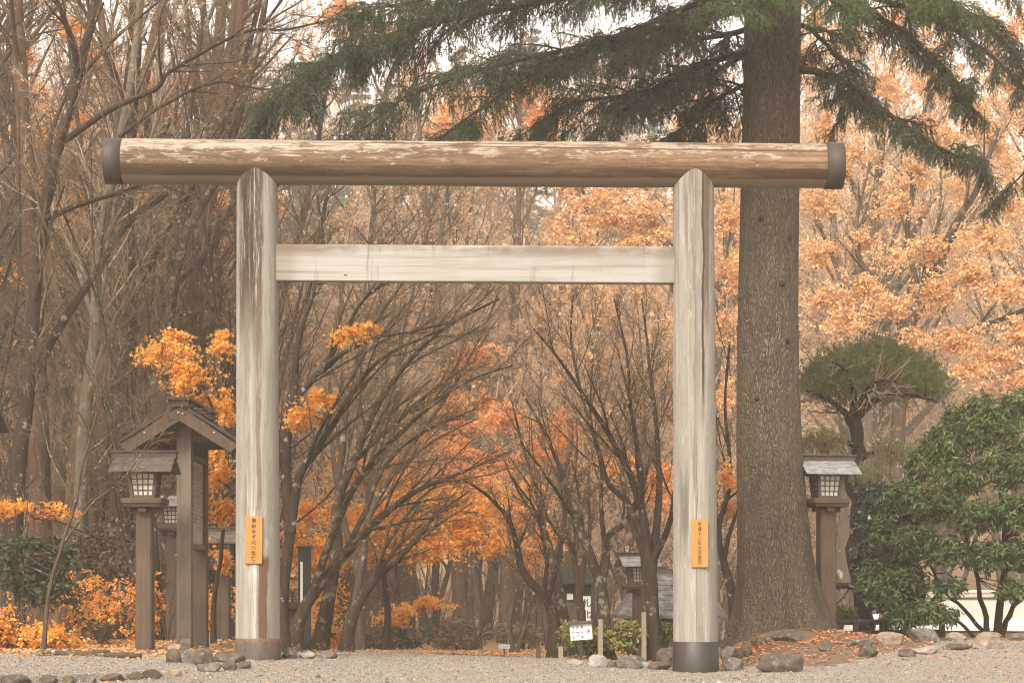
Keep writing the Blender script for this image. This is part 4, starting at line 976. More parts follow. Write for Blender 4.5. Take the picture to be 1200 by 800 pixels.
hero_tree('red_maple', 'faded red maple high in the mist above the middle of the path', 'tree',
    [([(548, 764, 66), (550, 640, 66), (545, 520, 66), (552, 440, 66)], .16, .04)], LV(7, 5, 4, 3, .3), 35, 'bark_mid', 'twig_grey',
    pads=[(545, 425, 65, 30, 12, 1.1), (560, 410, 65, 24, 10, .8), (530, 440, 65, 20, 10, .6), (570, 475, 65, 36, 14, .9), (540, 500, 65, 44, 16, 1.1), (510, 520, 65, 40, 14, .9)], leaf='orange_red', leafsize=.12, padleaf=36)

# ---- bare maples right of the path
hero_tree('maple_tree', 'big bare maple with fanning stems directly left of the pale gate post', 'tree',
    [([(766, 765, 27.5), (765, 720, 27.5), (764, 674, 27.5), (757, 635, 27.5), (752, 600, 27.5), (741, 560, 27.4), (715, 510, 27.2), (690, 470, 27), (655, 420, 26.8), (625, 385, 26.6)], .105, .012),
     ([(764, 674, 27.5), (770, 610, 27.6), (773, 550, 27.7), (770, 490, 27.8), (762, 420, 28), (752, 350, 28.2)], .07, .012),
     ([(757, 635, 27.5), (735, 590, 27.8), (712, 565, 28), (700, 520, 28.2), (680, 460, 28.4), (668, 400, 28.6), (672, 345, 28.8)], .055, .011),
     ([(764, 660, 27.5), (785, 610, 27.2), (790, 560, 27), (800, 490, 26.8), (795, 400, 26.6)], .055, .012),
     ([(752, 600, 27.5), (750, 545, 27.2), (742, 490, 27), (735, 420, 26.9), (720, 350, 26.8)], .05, .011)], LV(8, 6, 5, 4, .36, (-.02, 0, .02), .04), 41, 'bark_dark', 'twig_mid', stray=260, leaf='golden', leafsize=.05)
hero_tree('maple_tree', 'second bare maple stem rising close behind the one left of the pale gate post', 'tree',
    [([(755, 765, 29), (756, 716, 29), (754, 650, 29), (751, 590, 29), (765, 520, 29), (790, 455, 29)], .075, .012), ([(754, 650, 29), (738, 600, 29.3), (730, 540, 29.5), (745, 480, 29.8), (770, 400, 30)], .05, .011)], LV(7, 6, 5, 3, .38, (0, 0, .02), .04), 42, 'bark_mid', 'twig_mid', stray=260, leaf='golden', leafsize=.05)
hero_tree('maple_tree', 'pale speckled maple forking into a Y beside the white direction sign', 'tree',
    [([(712, 765, 28), (708, 725, 28), (704, 686, 28), (679, 614, 28), (668, 590, 28), (661, 562, 28), (640, 510, 28), (612, 460, 28)], .115, .013),
     ([(704, 686, 28), (711, 650, 28.1), (714, 630, 28.2), (739, 605, 28.3), (752, 560, 28.5), (745, 500, 28.8), (728, 430, 29)], .08, .012),
     ([(711, 650, 28.1), (704, 600, 27.8), (702, 550, 27.6), (690, 490, 27.4), (695, 420, 27.2)], .04, .01)], LV(7, 6, 5, 4, .38, (-.01, 0, .02), .03), 43, 'bark_lichen', 'twig_mid', stray=260, leaf='golden', leafsize=.05)
hero_tree('maple_tree', 'dark maple leaning left with curved stems left of the white direction sign', 'tree',
    [([(648, 773, 28.5), (650, 735, 28.5), (641, 705, 28.5), (616, 674, 28.5), (606, 642, 28.5), (596, 610, 28.5), (570, 580, 28.4), (540, 560, 28.3)], .105, .012),
     ([(645, 715, 28.5), (638, 690, 28.3), (640, 650, 28.1), (628, 600, 27.9), (600, 560, 27.6)], .05, .011),
     ([(641, 705, 28.5), (652, 672, 28.6), (658, 640, 28.8), (640, 600, 29), (632, 560, 29.2)], .045, .011)], LV(7, 6, 5, 4, .36, (-.02, 0, .01), .03), 44, 'bark_dark', 'twig_mid', stray=260, leaf='golden', leafsize=.05)
hero_tree('maple_tree', 'tall grey maple trunk leaning left behind the direction sign', 'tree',
    [([(672, 768, 31), (661, 728, 31), (649, 659, 31), (638, 620, 31), (634, 600, 31), (628, 569, 31), (612, 520, 31), (600, 470, 31)], .11, .013),
     ([(649, 659, 31), (662, 610, 31.3), (660, 560, 31.5), (672, 510, 31.8)], .055, .012)], LV(8, 6, 5, 4, .38, (-.01, 0, .02), .03), 45, 'bark_lichen', 'twig_grey', stray=260, leaf='golden', leafsize=.05)
hero_tree('maple_tree', 'slender reddish maple trunk forking low behind the white direction sign', 'tree',
    [([(684, 766, 33), (681, 720, 33), (679, 700, 33), (673, 655, 33), (662, 620, 33), (660, 570, 33), (650, 520, 33)], .095, .013), ([(679, 700, 33), (685, 655, 33), (692, 620, 33.2), (690, 560, 33.5), (702, 500, 33.8)], .06, .012)], LV(7, 6, 5, 3, .38, (0, 0, .02), .04), 46, 'bark_red', 'twig_mid', stray=260, leaf='golden', leafsize=.05)
hero_tree('maple_tree', 'thin bare maple with low crooked stems beside the tiny white sign', 'tree',
    [([(602, 770, 38), (598, 730, 38), (606, 690, 38), (600, 640, 38), (590, 590, 38)], .07, .012), ([(602, 745, 38), (620, 720, 38.4), (628, 680, 38.8), (626, 640, 39)], .045, .011)], LV(7, 5, 4, 3, .4), 47, 'bark_mid', 'twig_mid')
hero_tree('maple_tree', 'curved bare trunk between the pale gate post and the big conifer', 'tree',
    [([(862, 742, 30.5), (858, 700, 30.5), (847, 660, 30.5), (840, 620, 30.5), (852, 560, 30.6), (848, 480, 30.8), (855, 400, 31)], .095, .013), ([(847, 660, 30.5), (862, 600, 30.3), (878, 560, 30)], .045, .012)], LV(7, 6, 5, 3, .35), 48, 'bark_dark', 'twig_mid', pads=[(850, 560, 30.4, 16, 16, .5), (852, 600, 31, 14, 12, .4)], leaf='orange_red', leafsize=.08, leafshape='star')

# ---- left edge trees and saplings
hero_tree('bare_tree', 'big dark lichen covered tree at far left with limbs sweeping over the gate beam', 'tree',
    [([(14, 768, 31), (16, 640, 31), (22, 540, 31), (34, 450, 31), (46, 300, 31), (60, 210, 31), (92, 90, 31), (112, 0, 31), (130, -120, 31)], .17, .05),
     ([(52, 257, 31), (85, 243, 30.6), (121, 231, 30.3), (178, 216, 30), (270, 211, 29.5), (350, 190, 29)], .055, .012),
     ([(76, 165, 31), (130, 128, 30.6), (184, 103, 30.2), (205, 80, 30), (289, 37, 29.4), (336, 35, 29), (400, 20, 28.6)], .055, .012),
     ([(140, 160, 30.4), (190, 125, 30), (252, 100, 29.6), (310, 105, 29.2), (370, 95, 29)], .035, .01),
     ([(34, 450, 31), (60, 400, 31.6), (105, 330, 32), (150, 260, 32.5), (205, 215, 33), (225, 130, 33.5), (240, 0, 34)], .085, .025),
     ([(92, 90, 31), (85, 50, 30.6), (60, -10, 30.2), (20, -80, 30)], .07, .02)], LV(9, 6, 5, 4, .3, (.02, 0, 0), .02), 51, 'bark_dark', 'twig_mid', stray=160, leaf='golden', leafsize=.055, sides=12)
hero_tree('sapling', 'thin bare sapling with fine twigs in front of the left lantern', 'tree',
    [([(50, 768, 25.6), (58, 690, 25.6), (75, 635, 25.6), (90, 590, 25.6), (102, 530, 25.6), (118, 470, 25.6), (128, 400, 25.6)], .032, .006), ([(75, 635, 25.6), (110, 590, 25.4), (150, 560, 25.2), (185, 510, 25), (215, 480, 24.9)], .018, .004), ([(90, 590, 25.6), (60, 540, 25.8), (45, 480, 26), (30, 420, 26)], .017, .004), ([(102, 530, 25.6), (140, 500, 25.4), (170, 470, 25.2), (195, 420, 25)], .014, .004)],
    LV(8, 5, 4, 3, .45), 52, 'bark_mid', 'twig_mid', stray=0, leaf='golden', leafsize=.055)
hero_tree('bare_tree', 'pale lichen streaked tree with thin white stems left of the lantern', 'tree',
    [([(88, 768, 34), (92, 640, 34), (98, 500, 34), (112, 380, 34), (118, 280, 34), (150, 120, 34), (165, 0, 34), (175, -120, 34)], .15, .05), ([(112, 380, 34), (90, 310, 34.3), (78, 250, 34.6), (70, 170, 35)], .06, .015), ([(98, 480, 34), (125, 400, 33.6), (160, 330, 33.2), (185, 250, 33), (215, 150, 32.8)], .06, .014)], LV(9, 6, 5, 4, .3), 53, 'bark_pale', 'twig_pale', stray=160, leaf='golden', leafsize=.055)
hero_tree('bare_tree', 'thick dark trunk standing right behind the roof of the left lantern', 'tree',
    [([(140, 768, 36), (142, 640, 36), (146, 500, 36), (150, 360, 36), (148, 220, 36), (158, 60, 36), (165, -120, 36)], .27, .12), ([(150, 360, 36), (190, 280, 35.6), (235, 200, 35.2), (280, 110, 35), (330, 40, 35)], .1, .02)], LV(10, 6, 5, 4, .26), 54, 'bark_dark', 'twig_mid', stray=160, leaf='golden', leafsize=.055, sides=12)
hero_tree('bare_tree', 'reddish brown trunk slanting up between dark trunks at the left', 'tree',
    [([(68, 768, 38), (80, 640, 38), (92, 520, 38), (102, 400, 38), (122, 280, 38), (160, 130, 38), (200, -40, 38)], .21, .09)], LV(10, 6, 5, 4, .26), 55, 'bark_red', 'twig_mid', stray=160, leaf='golden', leafsize=.055, sides=12)
hero_tree('bare_tree', 'bent dark tree leaning right above the notice board roof', 'tree',
    [([(206, 768, 35), (200, 660, 35), (196, 560, 35), (205, 470, 35), (196, 380, 35), (215, 280, 35), (262, 190, 35), (300, 60, 35), (320, -60, 35)], .16, .05), ([(205, 470, 35), (240, 400, 34.6), (262, 330, 34.4), (300, 270, 34)], .07, .014), ([(215, 280, 35), (200, 200, 35.4), (205, 100, 36), (190, 0, 36)], .07, .02)], LV(9, 6, 5, 4, .3), 56, 'bark_lichen', 'twig_mid', stray=160, leaf='golden', leafsize=.055)
hero_tree('bare_tree', 'slim pale trunk between the left lantern and the notice board', 'tree',
    [([(192, 768, 40), (194, 640, 40), (190, 500, 40), (186, 360, 40), (180, 200, 40), (188, 40, 40)], .14, .06)], LV(9, 6, 5, 4, .25), 57, 'bark_pale', 'twig_grey', stray=160, leaf='golden', leafsize=.055)
hero_tree('bare_tree', 'dark leaning trunk crossing behind the left end of the gate beam', 'tree',
    [([(116, 768, 44), (120, 640, 44), (128, 500, 44), (160, 380, 44), (196, 300, 44), (230, 215, 44), (270, 130, 44), (305, 0, 44)], .19, .06)], LV(9, 6, 5, 4, .28), 58, 'bark_dark', 'twig_mid', stray=160, leaf='golden', leafsize=.055)
hero_tree('orange_maple', 'slim orange maple with starry leaves between the notice board and the streaked gate post', 'tree',
    [([(250, 760, 30), (251, 700, 30), (258, 650, 30), (263, 590, 30), (266, 540, 30), (250, 480, 30), (225, 430, 30), (205, 405, 30)], .045, .01), ([(266, 540, 30), (272, 470, 30), (268, 410, 30), (262, 380, 30)], .03, .008)],
    LV(5, 4, 3, 3, .3), 61, 'bark_dark', 'twig_mid',
    pads=[(200, 410, 29.5, 34, 11, 1.6), (215, 432, 29.4, 30, 11, 1.5), (185, 422, 29.6, 22, 9, .9), (212, 450, 29.3, 26, 9, 1), (205, 392, 29.8, 18, 8, .7), (262, 402, 29.7, 18, 12, .8), (265, 480, 29.8, 16, 20, 1), (258, 560, 29.5, 20, 18, 1.2), (262, 600, 29.5, 22, 14, 1.4), (252, 535, 29.8, 14, 14, .8), (240, 470, 30.5, 20, 10, .7), (230, 640, 31, 16, 12, .6), (262, 655, 30.5, 14, 14, .7)], leaf='yellow_orange', leafsize=.085, leafshape='star', padleaf=15)
hero_tree('orange_maple', 'orange maple foliage glowing high behind the left trunks', 'tree',
    [([(60, 768, 52), (66, 600, 52), (72, 420, 52), (68, 250, 52), (60, 120, 52)], .2, .05), ([(70, 400, 52), (110, 330, 52), (142, 280, 52)], .07, .02)], LV(6, 5, 4, 3, .25), 62, 'bark_mid', 'twig_grey',
    pads=[(135, 272, 50, 24, 10, 1), (150, 280, 50, 18, 8, .6), (60, 250, 51, 34, 16, 1), (20, 115, 51, 30, 18, .9), (48, 160, 51, 26, 16, .8), (75, 215, 51, 26, 14, .8), (20, 60, 51, 30, 16, .7), (92, 140, 51, 20, 14, .6), (60, 310, 51, 30, 12, .6), (75, 480, 50, 34, 10, .7), (110, 70, 50, 26, 12, .6), (30, 200, 50, 28, 12, .7), (100, 230, 50, 26, 12, .7), (20, 330, 50, 28, 12, .6), (115, 420, 49, 26, 10, .6), (40, 400, 49, 30, 10, .6), (85, 30, 51, 24, 12, .6)], leaf='orange', leafsize=.095, padleaf=36)
hero_tree('orange_maple', 'pinkish orange maple showing behind the left part of the gate beam', 'tree',
    [([(178, 768, 60), (182, 600, 60), (178, 420, 60), (186, 240, 60), (192, 150, 60)], .2, .05)], LV(6, 5, 4, 3, .25), 63, 'bark_mid', 'twig_grey',
    pads=[(178, 150, 59, 26, 14, .9), (150, 240, 59, 30, 16, 1), (175, 235, 59, 24, 14, .9), (225, 350, 59, 40, 14, 1), (200, 300, 59, 36, 12, .8), (260, 250, 59, 30, 10, .7), (175, 100, 59, 24, 10, .6), (240, 420, 58, 30, 12, .8), (165, 330, 58, 28, 12, .8), (130, 380, 58, 28, 10, .7), (210, 180, 59, 28, 12, .7), (240, 300, 58, 26, 10, .7), (180, 480, 57, 30, 10, .8), (230, 90, 59, 30, 12, .6), (260, 350, 58, 24, 10, .7)], leaf='orange_red', leafsize=.11, padleaf=36)
hero_tree('orange_maple', 'orange maple on the slope high behind the drooping fir branch', 'tree',
    [([(450, 764, 78), (446, 500, 78), (440, 250, 78), (450, 120, 78), (470, 60, 78)], .3, .08), ([(440, 250, 78), (500, 190, 78), (560, 150, 78)], .12, .04)], LV(6, 5, 4, 3, .25), 64, 'bark_mid', 'twig_grey',
    pads=[(420, 36, 77, 40, 16, 1.2), (400, 8, 77, 34, 14, .9), (540, 120, 77, 40, 20, 1.3), (560, 160, 77, 34, 16, 1), (520, 150, 77, 34, 16, .9), (640, 130, 77, 40, 26, 1.4), (655, 190, 77, 34, 20, 1), (600, 100, 77, 34, 16, .8)], leaf='orange_red', leafsize=.16, padleaf=36)

# ---- peach coloured trees at the right
PE = dict(leaf='peach', leafsize=.085, padtwigs=34, padleaf=24)
hero_tree('peach_leaved_tree', 'wide pale orange tree with fanning dark limbs right of the big conifer', 'tree',
    [([(1046, 742, 46), (1050, 640, 46), (1052, 520, 46), (1062, 400, 46), (1078, 350, 46), (1104, 296, 46), (1125, 252, 45.6), (1146, 220, 45.2), (1170, 150, 45)], .24, .05),
     ([(1060, 420, 46), (1010, 380, 46.5), (992, 345, 47), (975, 300, 47.5), (950, 240, 48)], .13, .03), ([(1062, 400, 46), (1040, 340, 46), (1010, 310, 46), (1004, 260, 46), (1020, 190, 46)], .12, .03),
     ([(1062, 400, 46), (1110, 392, 45), (1160, 380, 44.4), (1230, 350, 44)], .12, .04), ([(1078, 350, 46), (1065, 280, 46.5), (1070, 210, 47), (1050, 130, 47.5)], .09, .02), ([(1052, 470, 46), (1110, 440, 44.8), (1170, 420, 44), (1230, 380, 43.6)], .1, .03)],
    LV(8, 6, 5, 3, .3, (0, 0, .02), .04), 71, 'bark_mid', 'twig_grey',
    pads=[(965, 350, 45, 40, 12, 1.3), (990, 380, 44.6, 40, 12, 1.4), (960, 300, 45.6, 34, 12, 1), (1010, 340, 45, 40, 12, 1.2), (1050, 360, 44.5, 44, 12, 1.4), (1100, 340, 44, 44, 13, 1.4), (1140, 320, 44, 44, 13, 1.3), (1180, 340, 43.6, 40, 13, 1.3), (1090, 290, 45, 40, 12, 1.1), (1160, 280, 44.4, 40, 13, 1.1), (1185, 240, 44.4, 34, 14, 1), (1120, 400, 43.6, 44, 11, 1.4), (1170, 420, 43, 40, 12, 1.4), (1195, 390, 43, 30, 12, 1), (1070, 400, 44, 34, 10, .9), (1010, 280, 46, 34, 12, .8), (960, 240, 46.6, 30, 12, .8), (1130, 440, 43, 44, 10, 1.2), (1195, 450, 42.6, 30, 9, .8), (1050, 240, 46, 34, 12, .7), (1080, 200, 46.4, 34, 12, .7), (1110, 160, 46, 34, 14, .8), (1160, 170, 45.4, 34, 14, .8)], **PE)
hero_tree('peach_leaved_tree', 'hazy salmon tree filling the sky behind the fir branch at the upper right', 'tree',
    [([(1010, 742, 64), (1014, 560, 64), (1020, 380, 64), (1030, 200, 64), (1050, 60, 64)], .3, .08), ([(1020, 360, 64), (1090, 240, 63), (1150, 130, 62)], .16, .05), ([(1025, 260, 64), (980, 180, 64), (960, 90, 64)], .13, .04)], LV(8, 6, 5, 3, .28, (0, 0, .02), .04), 72, 'bark_mid', 'twig_pale',
    pads=[(1040, 100, 62, 50, 24, 1.3), (1090, 150, 62, 50, 22, 1.2), (1150, 140, 61, 44, 24, 1.2), (1000, 180, 63, 44, 22, 1.1), (1060, 220, 62, 50, 22, 1.2), (1130, 220, 61, 50, 22, 1.2), (960, 230, 63, 40, 20, 1), (1180, 90, 61, 40, 24, 1), (1080, 60, 62, 40, 20, .9), (980, 290, 63, 44, 18, 1), (1050, 300, 62, 44, 18, 1), (1120, 290, 61, 44, 18, 1), (1190, 200, 60, 34, 24, 1), (1000, 120, 63, 34, 20, .8), (960, 20, 63, 36, 20, .9), (1000, 45, 63, 36, 20, .9), (1050, 20, 62, 40, 20, .9), (1110, 25, 62, 40, 20, .9), (1170, 35, 61, 36, 22, .9), (1195, 20, 61, 34, 20, .8), (940, 70, 63, 30, 22, .9), (965, 150, 63, 30, 22, .9), (1195, 130, 61, 34, 22, .9), (955, 190, 63, 26, 18, .8), (1100, 100, 62, 40, 20, .8)], leaf='peach', leafsize=.11, padtwigs=34, padleaf=24)
hero_tree('peach_leaved_tree', 'pale tan beech behind the upper part of the pale gate post', 'tree',
    [([(838, 758, 56), (836, 600, 56), (840, 440, 56), (850, 300, 56), (845, 180, 56)], .2, .05), ([(840, 440, 56), (790, 340, 56), (750, 270, 56)], .1, .03), ([(845, 340, 56), (780, 280, 56), (700, 250, 56)], .08, .02)], LV(8, 6, 5, 3, .3, (0, 0, .02), .03), 73, 'bark_mid', 'twig_pale',
    pads=[(760, 245, 55, 40, 14, 1.1), (720, 255, 55, 40, 12, 1), (690, 235, 55, 34, 12, .8), (850, 260, 54, 26, 20, 1.1), (855, 310, 54, 22, 20, .9), (740, 285, 55, 34, 10, .8), (850, 380, 54, 20, 24, .8), (850, 470, 54, 18, 20, .6), (765, 270, 55, 34, 10, .8)], leaf='peach', leafsize=.1, padleaf=40)

# ================================================================== BIG CONIFER
k = NT('conifer_bark'); c = k.coord()
vo = k.n('TexVoronoi', feature='DISTANCE_TO_EDGE'); wv = k.n('Mapping'); 
dist = k.n('VectorMath', operation='ADD'); nzc = k.n('TexNoise'); k.t.links.new(k.mapping(c, (1, 1, .4)), nzc.inputs['Vector']); nzc.inputs['Scale'].default_value = 5; nzc.inputs['Detail'].default_value = 4
sc_ = k.n('VectorMath', operation='SCALE'); k.t.links.new(nzc.outputs['Color'], sc_.inputs[0]); sc_.inputs['Scale'].default_value = .16
k.t.links.new(c, dist.inputs[0]); k.t.links.new(sc_.outputs[0], dist.inputs[1])
k.t.links.new(k.mapping(dist.outputs[0], (40, 40, 8)), vo.inputs['Vector']); vo.inputs['Scale'].default_value = 1
e_ = vo.outputs['Distance']; a = k.noise(k.mapping(c, (10, 10, 2.2)), 1.5, 6, .7); g_ = k.noise(k.mapping(c, (1, 1, .5)), 2.2, 5)
col = k.ramp(a, [(.3, (0.0865, 0.0614, 0.0426)), (.52, (0.155, 0.111, 0.0789)), (.72, (0.239, 0.178, 0.13))])
fs_ = k.noise(k.mapping(dist.outputs[0], (60, 60, 7)), 1, 5, .7)
col = k.mix(k.ramp(e_, [(.01, .6), (.16, 0)]), col, (0.0301, 0.0189, 0.0117))
col = k.mix(k.ramp(fs_, [(.46, 0), (.72, .22)]), col, (0.31, 0.234, 0.168))
col = k.mix(k.ramp(g_, [(.44, 0), (.62, .6)]), col, (0.12, 0.102, 0.0663))
k.bsdf(col, .92, k.bump(k.math('ADD', k.math('MULTIPLY', k.ramp(e_, [(0, 0), (.25, 1)]), .8), a), .9, .045), spec=.2); M['conifer_bark'] = k.m
dC = 28.8; base = G(915, dC)
con = thing('conifer_tree', 'huge grey barked conifer with drooping dark green branches behind the right gate post', 'conifer', base)
cen = [(918, 754, 128), (917, 738, 111), (912.5, 700, 98), (908, 650, 87), (904, 580, 79.5), (901, 500, 74.5), (900, 400, 71.5), (901, 300, 69), (902.5, 200, 67.5), (904, 100, 66), (905.5, 0, 65), (909, -300, 58), (914, -800, 44), (918, -1300, 18)]
kk = catmull([(a_, b_, w_) for a_, b_, w_ in cen], 120)
pts = np.array([P(a_, b_, dC) for a_, b_, w_ in kk]) - base; rr = kk[:, 2] / 2 / F * dC
pts[0, 2] = -.25
Sd = 72; ang = np.arange(Sd) / Sd * 2 * math.pi; tz = pts[:, 2]
fl = np.exp(-np.maximum(tz, 0) / .45)[:, None]
ridge = 1 + fl * (.14 * np.cos(5 * ang + .6) + .08 * np.cos(8 * ang + 2))[None] + .012 * np.cos(11 * ang[None] + tz[:, None] * .8) + .008 * np.sin(23 * ang[None] + tz[:, None] * 2.1)
ridge = ridge * (1 + .10 * fl)
b = Buf(); tubes(b, pts, rr, Sd, ridge=ridge[None]); tr = b.build('trunk', M['conifer_bark'], con)
for (px, py) in ((888, 262), (912, 338), (918, 404), (921, 283), (883, 470)):
    p = P(px, py, dC) - base; ri = np.interp(p[2], tz, rr); cx_ = np.interp(p[2], tz, pts[:, 0]); u = np.clip((p[0] - cx_) / ri, -.9, .9); an = math.asin(u)
    o = np.array([cx_ + ri * math.sin(an), -ri * math.cos(an), p[2]]); nd = np.array([math.sin(an), -math.cos(an), 0])
    b = Buf(); tubes(b, [o - nd * .05, o + nd * .0, o + nd * .022, o + nd * .028], [.07, .045, .03, .01], 14); b.build('knot', M['bark_dark'], tr)
rngc = np.random.default_rng(77)
def fir_branch(root, base, pts, r0, mat='fir', sec=34, secL=1.0, droop=-.12, seed=0, dens=1.0, nl=.032, t0=.15):
    r = np.random.default_rng(seed)
    q = np.array([P(*p) for p in pts]) - base; n = 20
    c = catmull(q, n); c[1:] += np.cumsum(r.normal(0, .012, (n - 1, 3)), 0)
    R = np.linspace(r0, .010, n)
    wb = Buf(); tubes(wb, c, R, 8)
    s1, q1 = children(r, c[None], R[None], sec, t0, 1, (40, 75), secL, 8, droop * .5, .06, .45, .007, flat=.35, shape=.35, absolute=True)
    tubes(wb, s1, q1, 4)
    s2, q2 = children(r, s1, q1, 9, .06, 1, (30, 65), .45, 7, droop * 1.8, .1, .6, .004, flat=.6, shape=.3)
    tubes(wb, s2, q2, 3)
    s3, q3 = children(r, s2, q2, 5, .1, 1, (20, 60), .2, 5, -.42, .1, .7, .003, shape=.2, absolute=True)
    s4, q4 = children(r, s1, q1, 9, .1, 1, (30, 70), .24, 5, -.42, .1, .6, .003, shape=.2, absolute=True)
    tubes(wb, s3, q3, 3); tubes(wb, s4, q4, 3)
    nb = Buf()
    needles(nb, r, s3, int(30 * dens), nl, .008, tilt=.9); needles(nb, r, s4, int(32 * dens), nl, .008, tilt=.9); needles(nb, r, s2, int(18 * dens), nl, .008); needles(nb, r, s1, int(20 * dens), nl, .008)
    o = wb.build('branch', M['bark_dark'], root)
    nb.build('needles', M[mat], o)
    return o
FB = [
 ([(905, -70, 28.8), (760, -20, 28), (640, 0, 27.4), (527, 23, 26.9), (458, 46, 26.6), (350, 92, 26), (312, 132, 25.8)], .07, 'fir', 44, 1.0),
 ([(900, 5, 28.8), (800, 30, 28.2), (720, 52, 27.8), (650, 78, 27.4), (580, 125, 27), (515, 172, 26.8)], .06, 'fir', 38, .95),
 ([(900, 60, 28.8), (830, 70, 28.3), (770, 95, 27.9), (720, 130, 27.6), (675, 175, 27.4)], .055, 'fir', 32, .9),
 ([(900, 90, 28.8), (860, 100, 29.4), (820, 125, 29.8), (775, 165, 30.2)], .05, 'fir', 26, .9),
 ([(905, -120, 28.8), (800, -60, 27.6), (690, -30, 26.6), (600, -20, 25.8), (480, 0, 25.2), (400, 15, 25)], .07, 'fir', 42, 1.05),
 ([(900, -30, 28.8), (850, -10, 28), (790, 20, 27.2), (740, 70, 26.6)], .05, 'fir', 30, .95),
 ([(905, 20, 28.8), (850, 40, 29.6), (760, 50, 30.4), (660, 60, 31.2), (560, 80, 32)], .055, 'fir', 34, 1.0),
 ([(930, 80, 28.8), (985, 95, 28.4), (1040, 132, 28), (1085, 165, 27.7), (1150, 196, 27.4)], .06, 'fir', 24, .7),
 ([(930, -10, 28.8), (1000, 10, 28.2), (1060, 50, 27.7), (1100, 95, 27.4), (1125, 130, 27.2)], .05, 'fir', 28, .75),
 ([(930, -60, 28.8), (1050, -30, 28.2), (1140, 20, 27.8), (1200, 75, 27.5), (1240, 110, 27.3)], .06, 'fir', 34, .95),
 ([(935, -110, 28.8), (1080, -70, 27.8), (1180, -30, 27), (1280, 20, 26.4)], .06, 'fir', 34, 1.0),
 ([(935, -20, 28.8), (1090, 20, 29.4), (1190, 90, 29.8), (1230, 160, 30), (1165, 238, 30)], .05, 'fir', 22, .6),
 ([(905, -60, 28.4), (890, -40, 27.4), (870, -15, 26.6), (850, 10, 26)], .045, 'fir_fresh', 26, .8),
 ([(910, -60, 28.4), (930, -45, 27.4), (955, -20, 26.6), (985, 5, 26)], .045, 'fir_fresh', 26, .75),
 ([(920, 20, 28.8), (960, 40, 30), (990, 80, 31), (1000, 130, 31.6)], .045, 'fir', 24, .8),
 ([(900, 40, 28.8), (820, 92, 28.9), (740, 108, 29), (665, 122, 29.1), (600, 168, 29.2)], .05, 'fir', 36, .95),
 ([(905, -30, 28.8), (720, 45, 29.4), (600, 72, 30), (490, 105, 30.5), (410, 158, 31)], .055, 'fir', 40, 1.0),
 ([(905, -70, 28.8), (640, -30, 27.6), (480, 30, 26.8), (400, 62, 26.4), (345, 120, 26)], .055, 'fir', 40, 1.0),
 ([(925, -90, 28.8), (1000, -60, 27.6), (1060, -25, 26.8), (1120, 5, 26.2)], .05, 'fir_fresh', 28, .8),
 ([(905, -100, 28.6), (840, -70, 27), (770, -35, 25.8), (700, -10, 25)], .05, 'fir', 30, .9),
]
for i, (pts_, r0, mt, sec, sl) in enumerate(FB): fir_branch(con, base, pts_, r0, mt, sec, sl, seed=100 + i)

# ================================================================== EVERGREENS AND SHRUBS AT THE RIGHT
def px_stems(base, stems, n=16, r=None, wig=.01):
    out, rad_ = [], []
    for pts, r0, r1 in stems:
        c = catmull(np.array([P(*p) for p in pts]) - base, n)
        if r is not None: c[1:-1] += r.normal(0, wig, (n - 2, 3))
        out.append(c); rad_.append(np.linspace(r0, r1, n))
    return np.array(out), np.array(rad_)

dT = 32.0; base = G(1010, dT); r = np.random.default_rng(201)
tp = thing('topiary_pine', 'umbrella shaped topiary pine with a flat green crown and crooked dark trunk', 'pine tree', base)
st, sr = px_stems(base, [([(1011, 745, dT), (1012, 700, dT), (1003, 650, dT), (1007, 600, dT), (1000, 560, dT), (1006, 525, dT), (1000, 490, dT), (1004, 470, dT)], .17, .09)], 24, r, .012)
sb_, srr = px_stems(base, [([(1002, 500, dT), (985, 478, 31.8), (962, 464, 31.6), (945, 458, 31.5)], .07, .02), ([(1003, 490, dT), (1030, 466, 31.7), (1060, 462, 31.5), (1098, 470, 31.4)], .07, .02),
        ([(1002, 485, dT), (1000, 455, 31.6), (990, 432, 31.2), (975, 425, 31)], .05, .015), ([(1003, 485, dT), (1020, 450, 32.4), (1045, 428, 32.8), (1060, 425, 33)], .05, .015), ([(1003, 485, dT), (1015, 462, 31.2), (1028, 448, 30.7), (1050, 446, 30.4)], .05, .015),
        ([(1006, 525, dT), (985, 515, 31.6), (965, 520, 31.3)], .05, .02), ([(1004, 540, dT), (1030, 528, 31.8), (1056, 532, 31.6)], .05, .02), ([(1012, 690, dT), (985, 686, 31.5), (960, 690, 31.2)], .06, .03)], 12, r, .012)
tb = Buf(); tubes(tb, st, sr * (1 + .12 * np.sin(np.arange(24) * 2.1)), 12); tubes(tb, sb_, srr, 7); tb.build('trunk', M['bark_dark'], tp)
cb = Buf(); l1, q1 = children(r, sb_, srr, 12, .25, 1, (30, 75), .55, 7, .03, .14, .5, .006); tubes(cb, l1, q1, 4)
l2, q2 = children(r, l1, q1, 7, .2, 1, (30, 70), .6, 5, .04, .18, .6, .004); tubes(cb, l2, q2, 3)
cc = P(1024, 460, dT) - base; a_, c_ = 84 / F * dT, 54 / F * dT
n_ = 3000; ph = r.uniform(0, 6.28, n_); ct = r.uniform(.1, 1, n_); sn = np.sqrt(1 - ct ** 2); jit = r.normal(.97, .09, n_) * (1 + .09 * np.sin(ph * 5) * sn + .06 * np.sin(ph * 11 + ct * 9))
tip = cc + np.stack([np.cos(ph) * sn * a_ * jit, np.sin(ph) * sn * a_ * .85 * jit, ct ** .9 * c_ * jit + .12 * np.sin(ph * 3)], -1)
tip[:, 2] += -.10 * sn ** 3
